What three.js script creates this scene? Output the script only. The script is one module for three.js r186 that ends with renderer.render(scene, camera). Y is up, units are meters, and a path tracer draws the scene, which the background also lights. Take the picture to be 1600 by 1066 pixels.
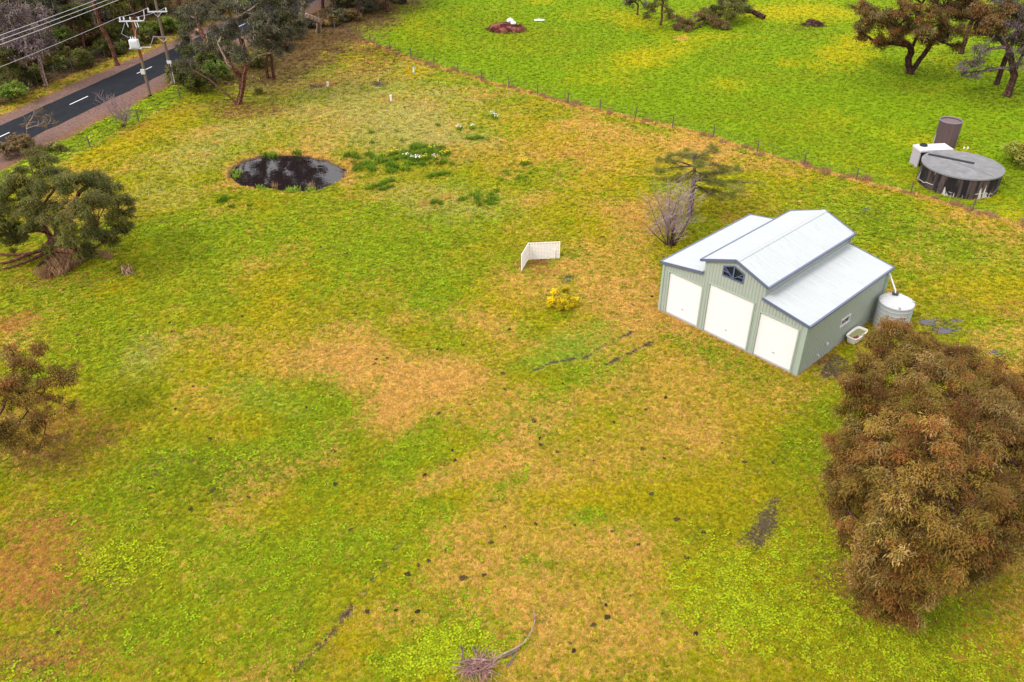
import * as THREE from 'three';
import { mergeGeometries } from 'three/addons/utils/BufferGeometryUtils.js';

// ---------------------------------------------------------------- camera, sky, sun, exposure
const scene = new THREE.Scene();
const CAM = { h: 29.485, f: 1311.6, pitch: 0.59055, roll: -0.00406 };
const camera = new THREE.PerspectiveCamera(44.23, 1600 / 1066, 0.5, 1500);
camera.position.set(0, CAM.h, 0);
camera.rotation.order = 'YXZ';
camera.rotation.set(-CAM.pitch, 0, -CAM.roll);

const SKY_LEVEL = 1.0;
{ // overcast sky: even cloud deck, a little brighter overhead, soft mottling
  const w = 512, h = 256, d = new Float32Array(w * h * 4);
  for (let j = 0; j < h; j++) for (let i = 0; i < w; i++) {
    const el = ((j + 0.5) / h - 0.5) * Math.PI, az = (i + 0.5) / w * Math.PI * 2;
    const X = Math.cos(el) * Math.cos(az), Y = Math.sin(el), Z = Math.cos(el) * Math.sin(az);
    const k = 1 / (Math.max(Y, 0) + 0.35);
    let n = 0, a = 1;
    for (let o = 0; o < 4; o++) { const s = 1.7 * 2 ** o; n += a * Math.sin(X * k * s + 1.3 * o + 1.7 * Math.sin(Z * k * s * 0.9 + o)) * Math.cos(Z * k * s * 1.1 - o * 2.1); a *= 0.55; }
    const L = SKY_LEVEL * (0.94 + 0.16 * Math.max(Y, 0)) * (1 + 0.1 * n);
    const q = (j * w + i) * 4;
    d[q] = L; d[q + 1] = L * 0.99; d[q + 2] = L * 1.02; d[q + 3] = 1;
  }
  const t = new THREE.DataTexture(d, w, h, THREE.RGBAFormat, THREE.FloatType);
  t.mapping = THREE.EquirectangularReflectionMapping; t.magFilter = t.minFilter = THREE.LinearFilter; t.needsUpdate = true;
  scene.background = t; scene.environment = t;
}
const sun = new THREE.DirectionalLight(new THREE.Color(1, 0.95, 0.88), 1.5);
sun.position.set(-60, 75, 45); sun.target.position.set(0, 0, -60); sun.position.add(sun.target.position);
sun.castShadow = true; sun.shadow.radius = 30; sun.shadow.mapSize.set(2048, 2048);
Object.assign(sun.shadow.camera, { left: -120, right: 120, top: 120, bottom: -120, near: 1, far: 400 });
scene.add(sun, sun.target);
const renderer = new THREE.WebGLRenderer({ antialias: true });
renderer.toneMapping = THREE.LinearToneMapping;
renderer.toneMappingExposure = 1.6;
renderer.shadowMap.enabled = true;

// ---------------------------------------------------------------- helpers
const V = (x, y, z) => new THREE.Vector3(x, y, z);
function rng(seed) { let a = seed >>> 0; return () => { a |= 0; a = a + 0x6D2B79F5 | 0; let t = Math.imul(a ^ a >>> 15, 1 | a); t = t + Math.imul(t ^ t >>> 7, 61 | t) ^ t; return ((t ^ t >>> 14) >>> 0) / 4294967296; }; }
const hash = (x, y) => { let h = Math.imul(x, 374761393) + Math.imul(y, 668265263) | 0; h = Math.imul(h ^ h >>> 13, 1274126177); return ((h ^ h >>> 16) >>> 0) / 4294967296; };
function noise(x, y) { const i = Math.floor(x), j = Math.floor(y); let u = x - i, v = y - j; u = u * u * (3 - 2 * u); v = v * v * (3 - 2 * v); const a = hash(i, j), b = hash(i + 1, j), c = hash(i, j + 1), d = hash(i + 1, j + 1); return a + (b - a) * u + (c - a) * v + (a - b - c + d) * u * v; }
const fbm = (x, y, o = 4) => { let s = 0, a = 0.5, t = 0; for (let k = 0; k < o; k++) { s += a * noise(x, y); t += a; a *= 0.5; x = x * 2.03 + 17.1; y = y * 2.03 - 9.7; } return s / t; };
const clamp = (x, a = 0, b = 1) => x < a ? a : x > b ? b : x;
const smooth = (a, b, x) => { const t = clamp((x - a) / (b - a)); return t * t * (3 - 2 * t); };
const lerp = (a, b, t) => a + (b - a) * t;
// a pixel of the photograph (1600 x 1066) to the point where its ray meets the level y
function G(px, py, y = 0) {
  let X = px - 800, Y = py - 533; const cr = Math.cos(CAM.roll), sr = Math.sin(CAM.roll);
  [X, Y] = [X * cr + Y * sr, -X * sr + Y * cr];
  const c = Math.cos(CAM.pitch), s = Math.sin(CAM.pitch);
  const d = [X, -Y * c - CAM.f * s, Y * s - CAM.f * c], t = (y - CAM.h) / d[1];
  return V(d[0] * t, y, d[2] * t);
}
const used = {};
const numbered = n => { const k = used[n] = (used[n] ?? -1) + 1; return k ? `${n}_${String(k).padStart(3, '0')}` : n; };
function tag(o, label, category, group, kind) { if (label) o.userData.label = label; if (category) o.userData.category = category; if (group) o.userData.group = group; if (kind) o.userData.kind = kind; return o; }
function thing(name, label, category, pos = [0, 0, 0], turn = 0, group) { const o = new THREE.Group(); o.name = numbered(name); o.position.set(...pos); o.rotation.y = turn; tag(o, label, category, group); scene.add(o); return o; }
function part(parent, name, geo, mat, label) { const m = new THREE.Mesh(Array.isArray(geo) ? mergeGeometries(geo.map(g => clean(g))) : geo, mat); m.name = name; m.castShadow = m.receiveShadow = true; if (label) m.userData.label = label; parent.add(m); return m; }
function clean(g) { g = g.index ? g.toNonIndexed() : g; for (const k of Object.keys(g.attributes)) if (!['position', 'normal', 'uv'].includes(k)) g.deleteAttribute(k); if (!g.attributes.uv) g.setAttribute('uv', new THREE.BufferAttribute(new Float32Array(g.attributes.position.count * 2), 2)); return g; }
function copyOf(src, pos, turn, scale, label, group) { const c = src.clone(); c.name = numbered(src.name.replace(/_\d{3}$/, '')); c.position.set(...pos); c.rotation.y = turn; if (scale) c.scale.setScalar(scale); c.userData = { ...src.userData }; if (label) c.userData.label = label; if (group) c.userData.group = group; scene.add(c); return c; }
const box = (w, h, d, x = 0, y = 0, z = 0) => new THREE.BoxGeometry(w, h, d).translate(x, y, z);
const matte = { specularIntensity: .15 };
const mat = (r, g, b, rough = 0.9, o = {}) => new THREE.MeshPhysicalMaterial({ specularIntensity: rough > .65 ? .15 : 1, color: new THREE.Color().setRGB(r, g, b), roughness: rough, side: THREE.DoubleSide, ...o });
function geoFrom(pos, idx, uv, col) { const g = new THREE.BufferGeometry(); g.setAttribute('position', new THREE.Float32BufferAttribute(pos, 3)); if (uv) g.setAttribute('uv', new THREE.Float32BufferAttribute(uv, 2)); if (col) g.setAttribute('color', new THREE.Float32BufferAttribute(col, 3)); if (idx) g.setIndex(idx); g.computeVertexNormals(); return g; }
// tapered tube through points with a radius at each
function tube(pts, radii, seg = 6, cap = true) {
  const pos = [], idx = [], uv = [], n = pts.length; let ref = V(0.31, 0.17, 0.93), len = 0;
  for (let i = 0; i < n; i++) {
    const t = pts[Math.min(i + 1, n - 1)].clone().sub(pts[Math.max(i - 1, 0)]).normalize();
    if (i) len += pts[i].distanceTo(pts[i - 1]);
    const a = ref.clone().addScaledVector(t, -ref.dot(t)); if (a.lengthSq() < 1e-6) a.set(1, 0, 0).addScaledVector(t, -t.x); a.normalize(); ref = a;
    const b = t.clone().cross(a);
    for (let k = 0; k <= seg; k++) { const w = k / seg * Math.PI * 2, c = Math.cos(w) * radii[i], s = Math.sin(w) * radii[i]; pos.push(pts[i].x + a.x * c + b.x * s, pts[i].y + a.y * c + b.y * s, pts[i].z + a.z * c + b.z * s); uv.push(k / seg, len); }
    if (i) for (let k = 0; k < seg; k++) { const p = (i - 1) * (seg + 1) + k, q = p + seg + 1; idx.push(p, q, p + 1, p + 1, q, q + 1); }
  }
  if (cap) { const c = pos.length / 3, e = pts[n - 1]; pos.push(e.x, e.y, e.z); uv.push(0.5, len); for (let k = 0; k < seg; k++) idx.push((n - 1) * (seg + 1) + k, c, (n - 1) * (seg + 1) + k + 1); }
  return geoFrom(pos, idx, uv);
}
const enc = new Uint8Array(4097); for (let i = 0; i <= 4096; i++) { const c = i / 4096; enc[i] = Math.round(255 * (c <= 0.0031308 ? 12.92 * c : 1.055 * c ** (1 / 2.4) - 0.055)); }
const toByte = c => enc[clamp(c, 0, 1) * 4096 | 0];
function dataTex(w, h, fn, srgb = true) { const d = new Uint8Array(w * h * 4), o = [0, 0, 0]; for (let j = 0; j < h; j++) for (let i = 0; i < w; i++) { fn(i, j, o); const q = (j * w + i) * 4; for (let k = 0; k < 3; k++) d[q + k] = srgb ? toByte(o[k]) : clamp(o[k]) * 255; d[q + 3] = 255; } const t = new THREE.DataTexture(d, w, h); if (srgb) t.colorSpace = THREE.SRGBColorSpace; t.wrapS = t.wrapT = THREE.RepeatWrapping; t.magFilter = THREE.LinearFilter; t.minFilter = THREE.LinearMipmapLinearFilter; t.generateMipmaps = true; t.needsUpdate = true; return t; }

// ---------------------------------------------------------------- layout: road, fences, pond
const rdA = G(8, 216), rdB = G(223, 114.5), rdDir = rdB.clone().sub(rdA).normalize(), rdN = V(-rdDir.z, 0, rdDir.x); if (rdN.x < 0) rdN.negate(); // rdN points to the paddock
const across = p => (p.x - rdA.x) * rdN.x + (p.z - rdA.z) * rdN.z;
const along = p => (p.x - rdA.x) * rdDir.x + (p.z - rdA.z) * rdDir.z;
const roadP = (s, q, y = 0) => V(rdA.x + rdDir.x * s + rdN.x * q, y, rdA.z + rdDir.z * s + rdN.z * q);
const QN = (across(G(0, 240)) + across(G(265, 117))) / 2, QF = (across(G(0, 200)) + across(G(252, 88))) / 2;
const QSN = (across(G(77, 236)) + across(G(225, 156))) / 2, QSF = (across(G(57, 163)) + across(G(180, 107))) / 2 - 0.3;
const roadPostPx = [[94, 262], [136, 236], [186, 211], [231, 186]], QFENCE = roadPostPx.slice(1).reduce((s, p) => s + across(G(...p)), 0) / 3;
console.log('road q', QF.toFixed(1), QN.toFixed(1), 'shoulder', QSF.toFixed(1), QSN.toFixed(1), 'fence', QFENCE.toFixed(1));
const fencePx = [[519, 49], [545, 58], [574.8, 69.4], [606, 80.7], [639, 92.7], [674.5, 104], [712, 114.5], [749, 125.5], [792, 137.5], [837, 148.5], [884.6, 161], [934.5, 172], [989.5, 185], [1048, 197.7], [1112, 212.5], [1180.6, 235.5], [1254, 255.5], [1335.6, 276], [1421, 297], [1517, 323.5], [1618, 352]];
const fenceP = fencePx.map(p => G(...p));
const fenceZ = x => { const f = fenceP; let i = 0; while (i < f.length - 2 && x > f[i + 1].x) i++; const t = (x - f[i].x) / (f[i + 1].x - f[i].x); return lerp(f[i].z, f[i + 1].z, t); };
const pondPx = [[361, 280], [366, 268], [383, 257.5], [415, 250.5], [452, 248], [480, 251.5], [505, 258], [524, 264], [531.5, 270], [528, 279], [517, 286], [500, 295], [480, 300], [452, 302], [424, 300], [400, 297], [378, 290]];
const WATER_Y = -0.3, pondPts = pondPx.map(p => G(...p, WATER_Y)), pondC = pondPts.reduce((s, p) => s.add(p), V(0, 0, 0)).multiplyScalar(1 / pondPts.length);
const pondPolar = pondPts.map(p => [Math.atan2(p.z - pondC.z, p.x - pondC.x), Math.hypot(p.x - pondC.x, p.z - pondC.z)]).sort((a, b) => a[0] - b[0]);
function pondR(th) { const n = pondPolar.length; for (let i = 0; i < n; i++) { const a = pondPolar[i], b = pondPolar[(i + 1) % n]; let t1 = b[0], t = th; if (i === n - 1) { t1 += Math.PI * 2; if (t < a[0]) t += Math.PI * 2; } if (t >= a[0] && t <= t1) { const u = (t - a[0]) / (t1 - a[0]); return lerp(a[1], b[1], u) * (.95 + .1 * noise(Math.cos(th) * 5 + 9, Math.sin(th) * 5 + 4)); } } return pondPolar[0][1]; }
const pondRho = (x, z) => { const dx = x - pondC.x, dz = z - pondC.z, d = Math.hypot(dx, dz); return d > 14 ? 9 : d / pondR(Math.atan2(dz, dx)); };

// shed frame, solved from the photograph
const SH = { o: [9.689, 0, -47.887], yaw: 0.8103, W: 10.514, Wl: 3.118, L: 10.177, he: 3.6, hi: 4.096, hc: 4.94, hr: 5.787 };
const shE = V(Math.cos(SH.yaw), 0, Math.sin(SH.yaw)), shA = V(Math.sin(SH.yaw), 0, -Math.cos(SH.yaw));
const shedP = (s, y, t) => V(SH.o[0] + shE.x * s + shA.x * t, y, SH.o[2] + shE.z * s + shA.z * t);
const inShed = (x, z, m) => { const dx = x - SH.o[0], dz = z - SH.o[2], s = dx * shE.x + dz * shE.z, t = dx * shA.x + dz * shA.z; return s > -m && s < SH.W + m && t > -m && t < SH.L + m; };

function groundY(x, z) {
  let y = 0.16 * (fbm(x * 0.13 + 3, z * 0.13, 3) - 0.5) + 0.05 * (noise(x * 0.9, z * 0.9) - 0.5);
  const dx = x - SH.o[0] - 7, dz = z - SH.o[2] + 0; const ds = Math.hypot(dx, dz); y *= smooth(7.5, 13, ds);
  const q = (x - rdA.x) * rdN.x + (z - rdA.z) * rdN.z;
  y *= smooth(QN + 0.6, QN + 5, q) + smooth(-QF + 0.6, -QF + 5, -q);
  const r = pondRho(x, z);
  if (r < 1.45) y = r < 1 ? WATER_Y - 0.05 - 0.9 * (1 - r) : lerp(WATER_Y - 0.05, y, smooth(1, 1.3, r));
  return y;
}

// ---------------------------------------------------------------- what grows where (weights of ground cover on a coarse grid)
const T = { green: 0, yellow: 1, dry: 2, vivid: 3, blue: 4, dark: 5, litter: 6, pale: 7, mud: 8, dirt: 9, bush: 10, clover: 11, golden: 12, rust: 13, lush: 14, lime: 15 }, NT = 16;
const COL = [[.232, .253, .007], [.305, .28, .006], [.49, .275, .062], [.20, .275, .007], [.225, .30, .02], [.135, .165, .007], [.23, .11, .035], [.37, .325, .085], [.055, .034, .038], [.19, .115, .095], [.12, .07, .028], [.265, .315, .008], [.375, .295, .007], [.38, .175, .04], [.185, .28, .005], [.41, .36, .006]];
const GX0 = -115, GX1 = 115, GZ0 = -175, GZ1 = -5, GS = 0.25, GW = (GX1 - GX0) / GS, GH = (GZ1 - GZ0) / GS;
const grid = new Float32Array(GW * GH * NT);
// [px, py, rx, ry, turn in degrees, cover, strength]
const PATCH = [
  // upper paddock: thin pale pasture with litter under the gums
  [560, 160, 230, 70, 0, 'pale', .55], [330, 230, 110, 40, -20, 'pale', .4], [700, 320, 150, 45, 5, 'pale', .4], [640, 210, 120, 45, 0, 'pale', .45],
  [500, 80, 120, 34, 8, 'litter', .5], [540, 58, 60, 14, 15, 'rust', .5], [480, 70, 60, 18, 0, 'rust', .35], [360, 170, 70, 18, -5, 'litter', .55], [560, 62, 60, 12, 15, 'litter', .65], [440, 140, 60, 18, 0, 'litter', .35], [410, 178, 55, 10, -10, 'litter', .45],
  [520, 85, 70, 18, 10, 'yellow', .5], [645, 113, 28, 9, 0, 'golden', .8], [600, 125, 60, 12, 0, 'golden', .35],
  [250, 200, 70, 16, -25, 'golden', .6], [150, 245, 70, 18, -22, 'golden', .55], [310, 210, 40, 10, -15, 'dry', .4],
  [600, 155, 30, 8, 0, 'rust', .45], [660, 165, 40, 9, 10, 'rust', .3], [500, 133, 30, 8, 0, 'rust', .7], [587, 134, 13, 4, 0, 'mud', .7],
  [480, 245, 60, 8, 8, 'dry', .65], [545, 262, 24, 18, -50, 'rust', .6], [540, 285, 14, 12, 0, 'dry', .5],
  [720, 215, 50, 12, 0, 'pale', .5], [560, 310, 60, 12, -10, 'rust', .25], [690, 310, 30, 8, 0, 'rust', .4], [665, 320, 35, 9, 0, 'rust', .4],
  // along the boundary fence
  [860, 225, 110, 38, 14, 'dry', .45], [980, 215, 140, 22, 13, 'dry', .6], [1090, 225, 90, 16, 14, 'dry', .65], [880, 240, 70, 25, 10, 'rust', .35], [820, 200, 90, 28, 14, 'golden', .5], [1000, 245, 90, 25, 5, 'golden', .5], [800, 250, 80, 30, 0, 'golden', .3],
  [960, 290, 90, 30, 10, 'golden', .55], [1100, 280, 60, 25, 10, 'golden', .45],
  // middle
  [560, 385, 190, 65, 8, 'vivid', .62], [690, 460, 80, 50, 10, 'vivid', .7], [330, 365, 140, 40, 0, 'vivid', .55], [300, 400, 120, 40, 0, 'vivid', .3], [620, 340, 120, 30, 5, 'vivid', .3], [260, 310, 60, 25, 0, 'pale', .35],
  [560, 550, 70, 60, 0, 'dry', .8], [640, 595, 105, 60, 5, 'dry', .88], [470, 560, 90, 38, 0, 'dry', .5], [610, 640, 60, 42, 25, 'dry', .75], [700, 590, 60, 40, -20, 'dry', .6], [420, 520, 60, 80, 0, 'golden', .4], [350, 590, 80, 40, 0, 'golden', .4], [400, 450, 70, 50, 20, 'golden', .3],
  [480, 430, 60, 70, 0, 'golden', .35], [770, 470, 80, 40, 15, 'golden', .55], [830, 440, 70, 40, 0, 'dry', .5], [880, 420, 60, 25, 0, 'dry', .55], [760, 505, 70, 35, 20, 'dry', .4], [700, 540, 60, 30, 0, 'vivid', .25],
  [950, 400, 90, 60, 0, 'dry', .45], [990, 470, 80, 60, 10, 'dry', .5], [930, 350, 100, 40, 0, 'golden', .5], [880, 330, 60, 30, 0, 'yellow', .5], [800, 360, 60, 25, 0, 'yellow', .4], [960, 320, 60, 20, 0, 'dry', .4], [1000, 350, 50, 40, 0, 'dry', .5],
  [820, 415, 22, 8, 0, 'litter', .6], [845, 410, 26, 8, 0, 'litter', .85], [850, 425, 45, 9, 0, 'rust', .5], [888, 433, 15, 7, 0, 'mud', .75],
  [900, 535, 75, 32, -8, 'blue', .6], [860, 560, 60, 20, -15, 'blue', .45], [940, 505, 30, 12, -10, 'blue', .4], [930, 580, 110, 22, -20, 'vivid', .6],
  [1040, 560, 90, 40, 15, 'golden', .5], [1090, 600, 160, 60, 12, 'dry', .42], [1050, 500, 60, 25, 20, 'dry', .5], [1150, 640, 110, 60, 0, 'golden', .35], [1240, 610, 60, 20, -10, 'dry', .3], [1100, 545, 90, 18, 25, 'vivid', .35],
  // lower left
  [170, 520, 140, 50, -12, 'vivid', .35], [60, 480, 80, 40, 0, 'vivid', .35], [150, 440, 60, 40, 0, 'vivid', .3], [230, 560, 60, 40, -20, 'pale', .4], [25, 510, 50, 16, -25, 'rust', .75], [110, 440, 90, 25, -10, 'rust', .4], [180, 455, 50, 12, -20, 'golden', .5], [60, 445, 60, 12, -10, 'litter', .5],
  [420, 625, 90, 32, 15, 'blue', .5], [330, 660, 90, 35, 0, 'golden', .25], [300, 570, 60, 35, 0, 'yellow', .5], [110, 600, 60, 25, -20, 'golden', .35],
  [90, 680, 120, 38, -8, 'rust', .5], [60, 720, 100, 34, 0, 'litter', .6], [160, 690, 60, 22, 0, 'litter', .4], [230, 660, 60, 22, -10, 'rust', .3],
  [340, 745, 210, 55, -8, 'dark', .45], [460, 700, 120, 30, -10, 'vivid', .5], [620, 710, 70, 24, -35, 'dark', .35], [640, 700, 90, 28, -38, 'vivid', .55], [150, 800, 130, 45, 0, 'vivid', .35], [250, 725, 50, 10, -20, 'mud', .3],
  [200, 885, 90, 42, -10, 'clover', .28], [50, 800, 60, 50, 0, 'rust', .35], [50, 920, 110, 70, 0, 'rust', .75], [150, 1035, 150, 45, 0, 'rust', .55], [70, 850, 100, 50, -20, 'rust', .55], [40, 640, 90, 40, 0, 'rust', .4], [120, 980, 120, 60, -30, 'litter', .4], [40, 1040, 80, 50, 0, 'litter', .45], [250, 1000, 110, 50, -30, 'vivid', .4], [420, 880, 140, 60, -20, 'vivid', .55], [480, 800, 140, 40, 0, 'yellow', .4], [560, 860, 60, 40, -30, 'vivid', .5], [330, 850, 90, 40, 0, 'vivid', .4], [430, 990, 110, 60, -30, 'vivid', .35],
  // lower centre
  [700, 745, 75, 26, -15, 'dry', .6], [800, 700, 90, 32, -30, 'dry', .5], [860, 650, 120, 32, -22, 'dry', .4], [960, 720, 170, 50, -8, 'dry', .42], [1050, 660, 120, 40, 0, 'dry', .42], [1000, 770, 120, 40, 0, 'golden', .5], [880, 790, 110, 40, 0, 'golden', .45], [740, 830, 90, 45, -20, 'dry', .5], [870, 850, 150, 50, -8, 'dry', .5], [980, 860, 110, 40, 0, 'dry', .42], [800, 930, 140, 60, 0, 'dry', .55], [700, 900, 70, 45, -20, 'dry', .45], [930, 960, 140, 60, 0, 'dry', .5], [620, 970, 80, 45, 0, 'dry', .4], [560, 1010, 70, 40, 0, 'golden', .4], [860, 1030, 140, 50, 0, 'dry', .45], [1040, 1010, 130, 60, 0, 'dry', .35], [1080, 900, 90, 60, 0, 'golden', .45], [1150, 760, 110, 60, 0, 'golden', .35], [780, 1000, 60, 35, 0, 'rust', .3],
  [920, 806, 38, 18, 0, 'vivid', .6], [840, 880, 50, 14, -10, 'vivid', .3], [700, 1015, 75, 42, -5, 'clover', .7], [640, 1045, 50, 24, 0, 'clover', .5], [800, 755, 60, 14, -35, 'vivid', .35],
  // lower right
  [1240, 790, 90, 60, 60, 'yellow', .5], [1230, 880, 150, 70, 0, 'clover', .4], [1140, 950, 110, 70, 20, 'clover', .25], [1290, 980, 200, 55, 10, 'clover', .38], [1440, 1030, 180, 50, 0, 'clover', .3], [1200, 900, 160, 60, 20, 'yellow', .35], [1300, 1010, 200, 50, 0, 'yellow', .35], [1260, 700, 50, 60, 0, 'vivid', .4], [1330, 900, 70, 40, 0, 'litter', .55], [1480, 930, 140, 60, 0, 'litter', .5], [1550, 1000, 110, 50, 0, 'rust', .4], [1480, 960, 100, 40, 0, 'vivid', .35], [1440, 740, 160, 140, 0, 'litter', .5],
  [1198, 808, 20, 32, 20, 'mud', .5], [1190, 832, 26, 18, 0, 'mud', .42], [1168, 838, 30, 14, 10, 'mud', .3], [1208, 790, 14, 16, 0, 'mud', .3], [1308, 570, 27, 19, 10, 'mud', .6], [1290, 578, 20, 12, 0, 'mud', .35], [1320, 590, 20, 12, 0, 'litter', .6], [1260, 640, 40, 10, 0, 'mud', .2], [1190, 735, 10, 8, 0, 'mud', .5], [1200, 930, 8, 10, 0, 'mud', .5],
  // right of the shed
  [1400, 350, 180, 45, 14, 'dark', .4], [1350, 330, 160, 40, 14, 'vivid', .5], [1500, 400, 130, 50, 14, 'vivid', .45], [1560, 440, 90, 30, 10, 'golden', .55], [1490, 450, 80, 25, 10, 'golden', .4], [1580, 480, 50, 25, 0, 'rust', .4], [1470, 505, 55, 16, 10, 'mud', .5], [1540, 540, 60, 14, 12, 'mud', .3], [1580, 570, 60, 16, 0, 'rust', .6], [1450, 545, 80, 20, 0, 'golden', .5], [1345, 330, 25, 5, 10, 'mud', .35], [1440, 360, 60, 10, 14, 'mud', .15], [1510, 470, 60, 10, 10, 'mud', .2],
  // ruts: strings of mud
  ...[[835, 580], [850, 573], [866, 566], [880, 563], [893, 561], [905, 556]].map(([x, y]) => [x, y, 9, 2.6, -22, 'mud', .8]),
  ...[[916, 557], [930, 547], [944, 540], [958, 532], [970, 526], [984, 519]].map(([x, y]) => [x, y, 9, 3, -28, 'mud', .85]),
  ...[[952, 567], [966, 560], [980, 553], [994, 546], [1006, 540], [1018, 534]].map(([x, y]) => [x, y, 9, 3, -27, 'mud', .85]),
  ...[[470, 1045], [488, 1026], [506, 1008], [522, 990], [538, 970], [553, 950], [570, 928], [586, 906], [602, 884], [618, 862], [632, 848]].map(([x, y]) => [x, y, 16, 5.5, -50, 'mud', .7]),
  ...[[140, 860], [170, 890], [205, 930]].map(([x, y]) => [x, y, 26, 5, 45, 'mud', .3]),
  ...[[210, 338], [235, 341], [262, 346], [290, 349], [318, 353]].map(([x, y]) => [x, y, 18, 1.4, 8, 'mud', .5]), ...[[225, 347], [255, 352], [285, 357]].map(([x, y]) => [x, y, 18, 1.2, 8, 'dirt', .5]),
  ...[[245, 745], [262, 736], [282, 728], [298, 724]].map(([x, y]) => [x, y, 9, 4, -15, 'mud', .7]),
];
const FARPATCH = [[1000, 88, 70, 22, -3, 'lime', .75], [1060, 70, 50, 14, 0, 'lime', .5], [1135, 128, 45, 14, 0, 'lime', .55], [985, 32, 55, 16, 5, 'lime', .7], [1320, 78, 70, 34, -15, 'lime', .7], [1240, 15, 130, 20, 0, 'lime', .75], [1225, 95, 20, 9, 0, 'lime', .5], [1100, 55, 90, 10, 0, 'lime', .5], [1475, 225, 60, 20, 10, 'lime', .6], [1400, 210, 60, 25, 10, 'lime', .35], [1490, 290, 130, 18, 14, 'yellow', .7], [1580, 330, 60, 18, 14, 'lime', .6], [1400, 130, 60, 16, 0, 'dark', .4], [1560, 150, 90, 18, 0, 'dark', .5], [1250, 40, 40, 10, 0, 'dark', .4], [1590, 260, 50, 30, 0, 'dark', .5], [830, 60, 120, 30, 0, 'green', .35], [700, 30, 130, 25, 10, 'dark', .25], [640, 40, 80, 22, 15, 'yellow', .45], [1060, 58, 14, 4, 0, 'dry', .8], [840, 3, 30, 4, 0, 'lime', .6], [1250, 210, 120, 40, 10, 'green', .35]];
{
  const prep = list => list.map(([px, py, rx, ry, deg, ty, st]) => { const c = G(px, py), a = deg * Math.PI / 180, u = G(px + Math.cos(a) * rx, py + Math.sin(a) * rx).sub(c), v = G(px - Math.sin(a) * ry, py + Math.cos(a) * ry).sub(c), D = u.x * v.z - u.z * v.x, R = 2 * Math.hypot(Math.hypot(u.x, u.z), Math.hypot(v.x, v.z)); return { cx: c.x, cz: c.z, m: [v.z / D, -v.x / D, -u.z / D, u.x / D], ty: T[ty], st, R, hard: ty === 'mud' }; });
  const near = prep(PATCH), far = prep(FARPATCH), w = new Float32Array(NT);
  const put = (t, a) => { if (a <= 0) return; for (let k = 0; k < NT; k++) w[k] *= 1 - a; w[t] += a; };
  for (let j = 0; j < GH; j++) for (let i = 0; i < GW; i++) {
    const x = GX0 + (i + 0.5) * GS, z = GZ0 + (j + 0.5) * GS; w.fill(0);
    const q = (x - rdA.x) * rdN.x + (z - rdA.z) * rdN.z, wob = 0.9 * (fbm(x * 0.35, z * 0.35, 3) - 0.5), zf = fenceZ(x);
    const beyond = z < zf + wob * 1.2;
    const n1 = fbm(x * 0.09 + 5, z * 0.09 + 9, 4), n2 = fbm(x * 0.22 - 31, z * 0.22 + 7, 4), n3 = fbm(x * 0.5 + 13, z * 0.5 - 21, 3);
    const blobs = beyond ? far : near;
    if (beyond) { w[T.lush] = 1; put(T.lime, smooth(.5, .75, n1) * .4); put(T.dark, smooth(.5, .72, n3) * .18); put(T.green, smooth(.5, .65, n2) * .35); }
    else { w[T.green] = 1; put(T.yellow, .14 + smooth(.4, .66, n1) * .45); put(T.golden, .06); put(T.dry, .02 + .12 * smooth(.4, .7, fbm(x * .3 + 170, z * .3, 3))); put(T.rust, .02 + .08 * smooth(.5, .7, fbm(x * .2 + 270, z * .2 + 8, 3))); put(T.vivid, smooth(.5, .7, n2) * .45); put(T.golden, smooth(.52, .7, n3) * .3); put(T.dry, smooth(.56, .72, fbm(x * .16 + 70, z * .16, 4)) * .35); put(T.dark, smooth(.58, .75, fbm(x * .7, z * .7 + 40, 3)) * .3); }
    for (const b of blobs) {
      const dx = x - b.cx, dz = z - b.cz; if (Math.abs(dx) > b.R || Math.abs(dz) > b.R) continue;
      const u = dx * b.m[0] + dz * b.m[1], v = dx * b.m[2] + dz * b.m[3], d = Math.hypot(u, v) + (b.hard ? 1.9 : 1.0) * ((b.hard ? n3 * .5 + .5 * fbm(x * 1.6, z * 1.6, 2) : n3 * .5 + n2 * .5) - 0.5);
      put(b.ty, b.st * (b.ty === T.dry || b.ty === T.rust ? .88 : 1) * (1 - smooth(b.hard ? .55 : .15, b.hard ? 1.15 : 1.4, d)));
    }
    // dead grass along the fence line
    const fz = Math.abs(z - zf); put(T.dry, (1 - smooth(.25, .9 + wob, fz)) * .8); put(T.rust, (1 - smooth(.15, .6, fz)) * .35);
    const r = pondRho(x, z); if (r < 1.3) { put(T.dry, (1 - smooth(1.1, 1.28, r)) * .6 * smooth(.35, .5, n3)); put(T.rust, (1 - smooth(1.05, 1.2, r)) * .6); put(T.mud, (1 - smooth(1.03, 1.17, r + wob * .2)) * .85); }
    if (inShed(x, z, .35)) put(T.rust, .35);
    // roadside
    if (q < QFENCE + 0.5 && q > QF - 40 || q <= QF) {
      const e = wob * 0.9;
      if (q < QFENCE + .4 + e) { const a = smooth(QSN - .3 + e, QSN + .3 + e, q); w.fill(0); w[T.dirt] = 1 - a; w[T.vivid] = a * .75; w[T.clover] = a * .25; put(T.litter, (1 - a) * smooth(QN + 1.2, QSN, q) * .6); put(T.dry, .6 * (1 - smooth(0, .5, Math.abs(q - QFENCE)))); }
      if (q < QF) { const a = smooth(QSF + .5 + e, QSF - .6 + e, q); w.fill(0); w[T.dirt] = 1 - a; w[T.green] = a * .5; w[T.dry] = a * .25; w[T.litter] = a * .25; put(T.litter, smooth(QF - .8, QSF, q) * .35 * (1 - a)); put(T.bush, smooth(QSF - 1.6 + e, QSF - 3.4 + e, q)); put(T.dark, smooth(QSF - 3, QSF - 4, q) * .35 * smooth(.4, .6, n2)); }
    }
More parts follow.
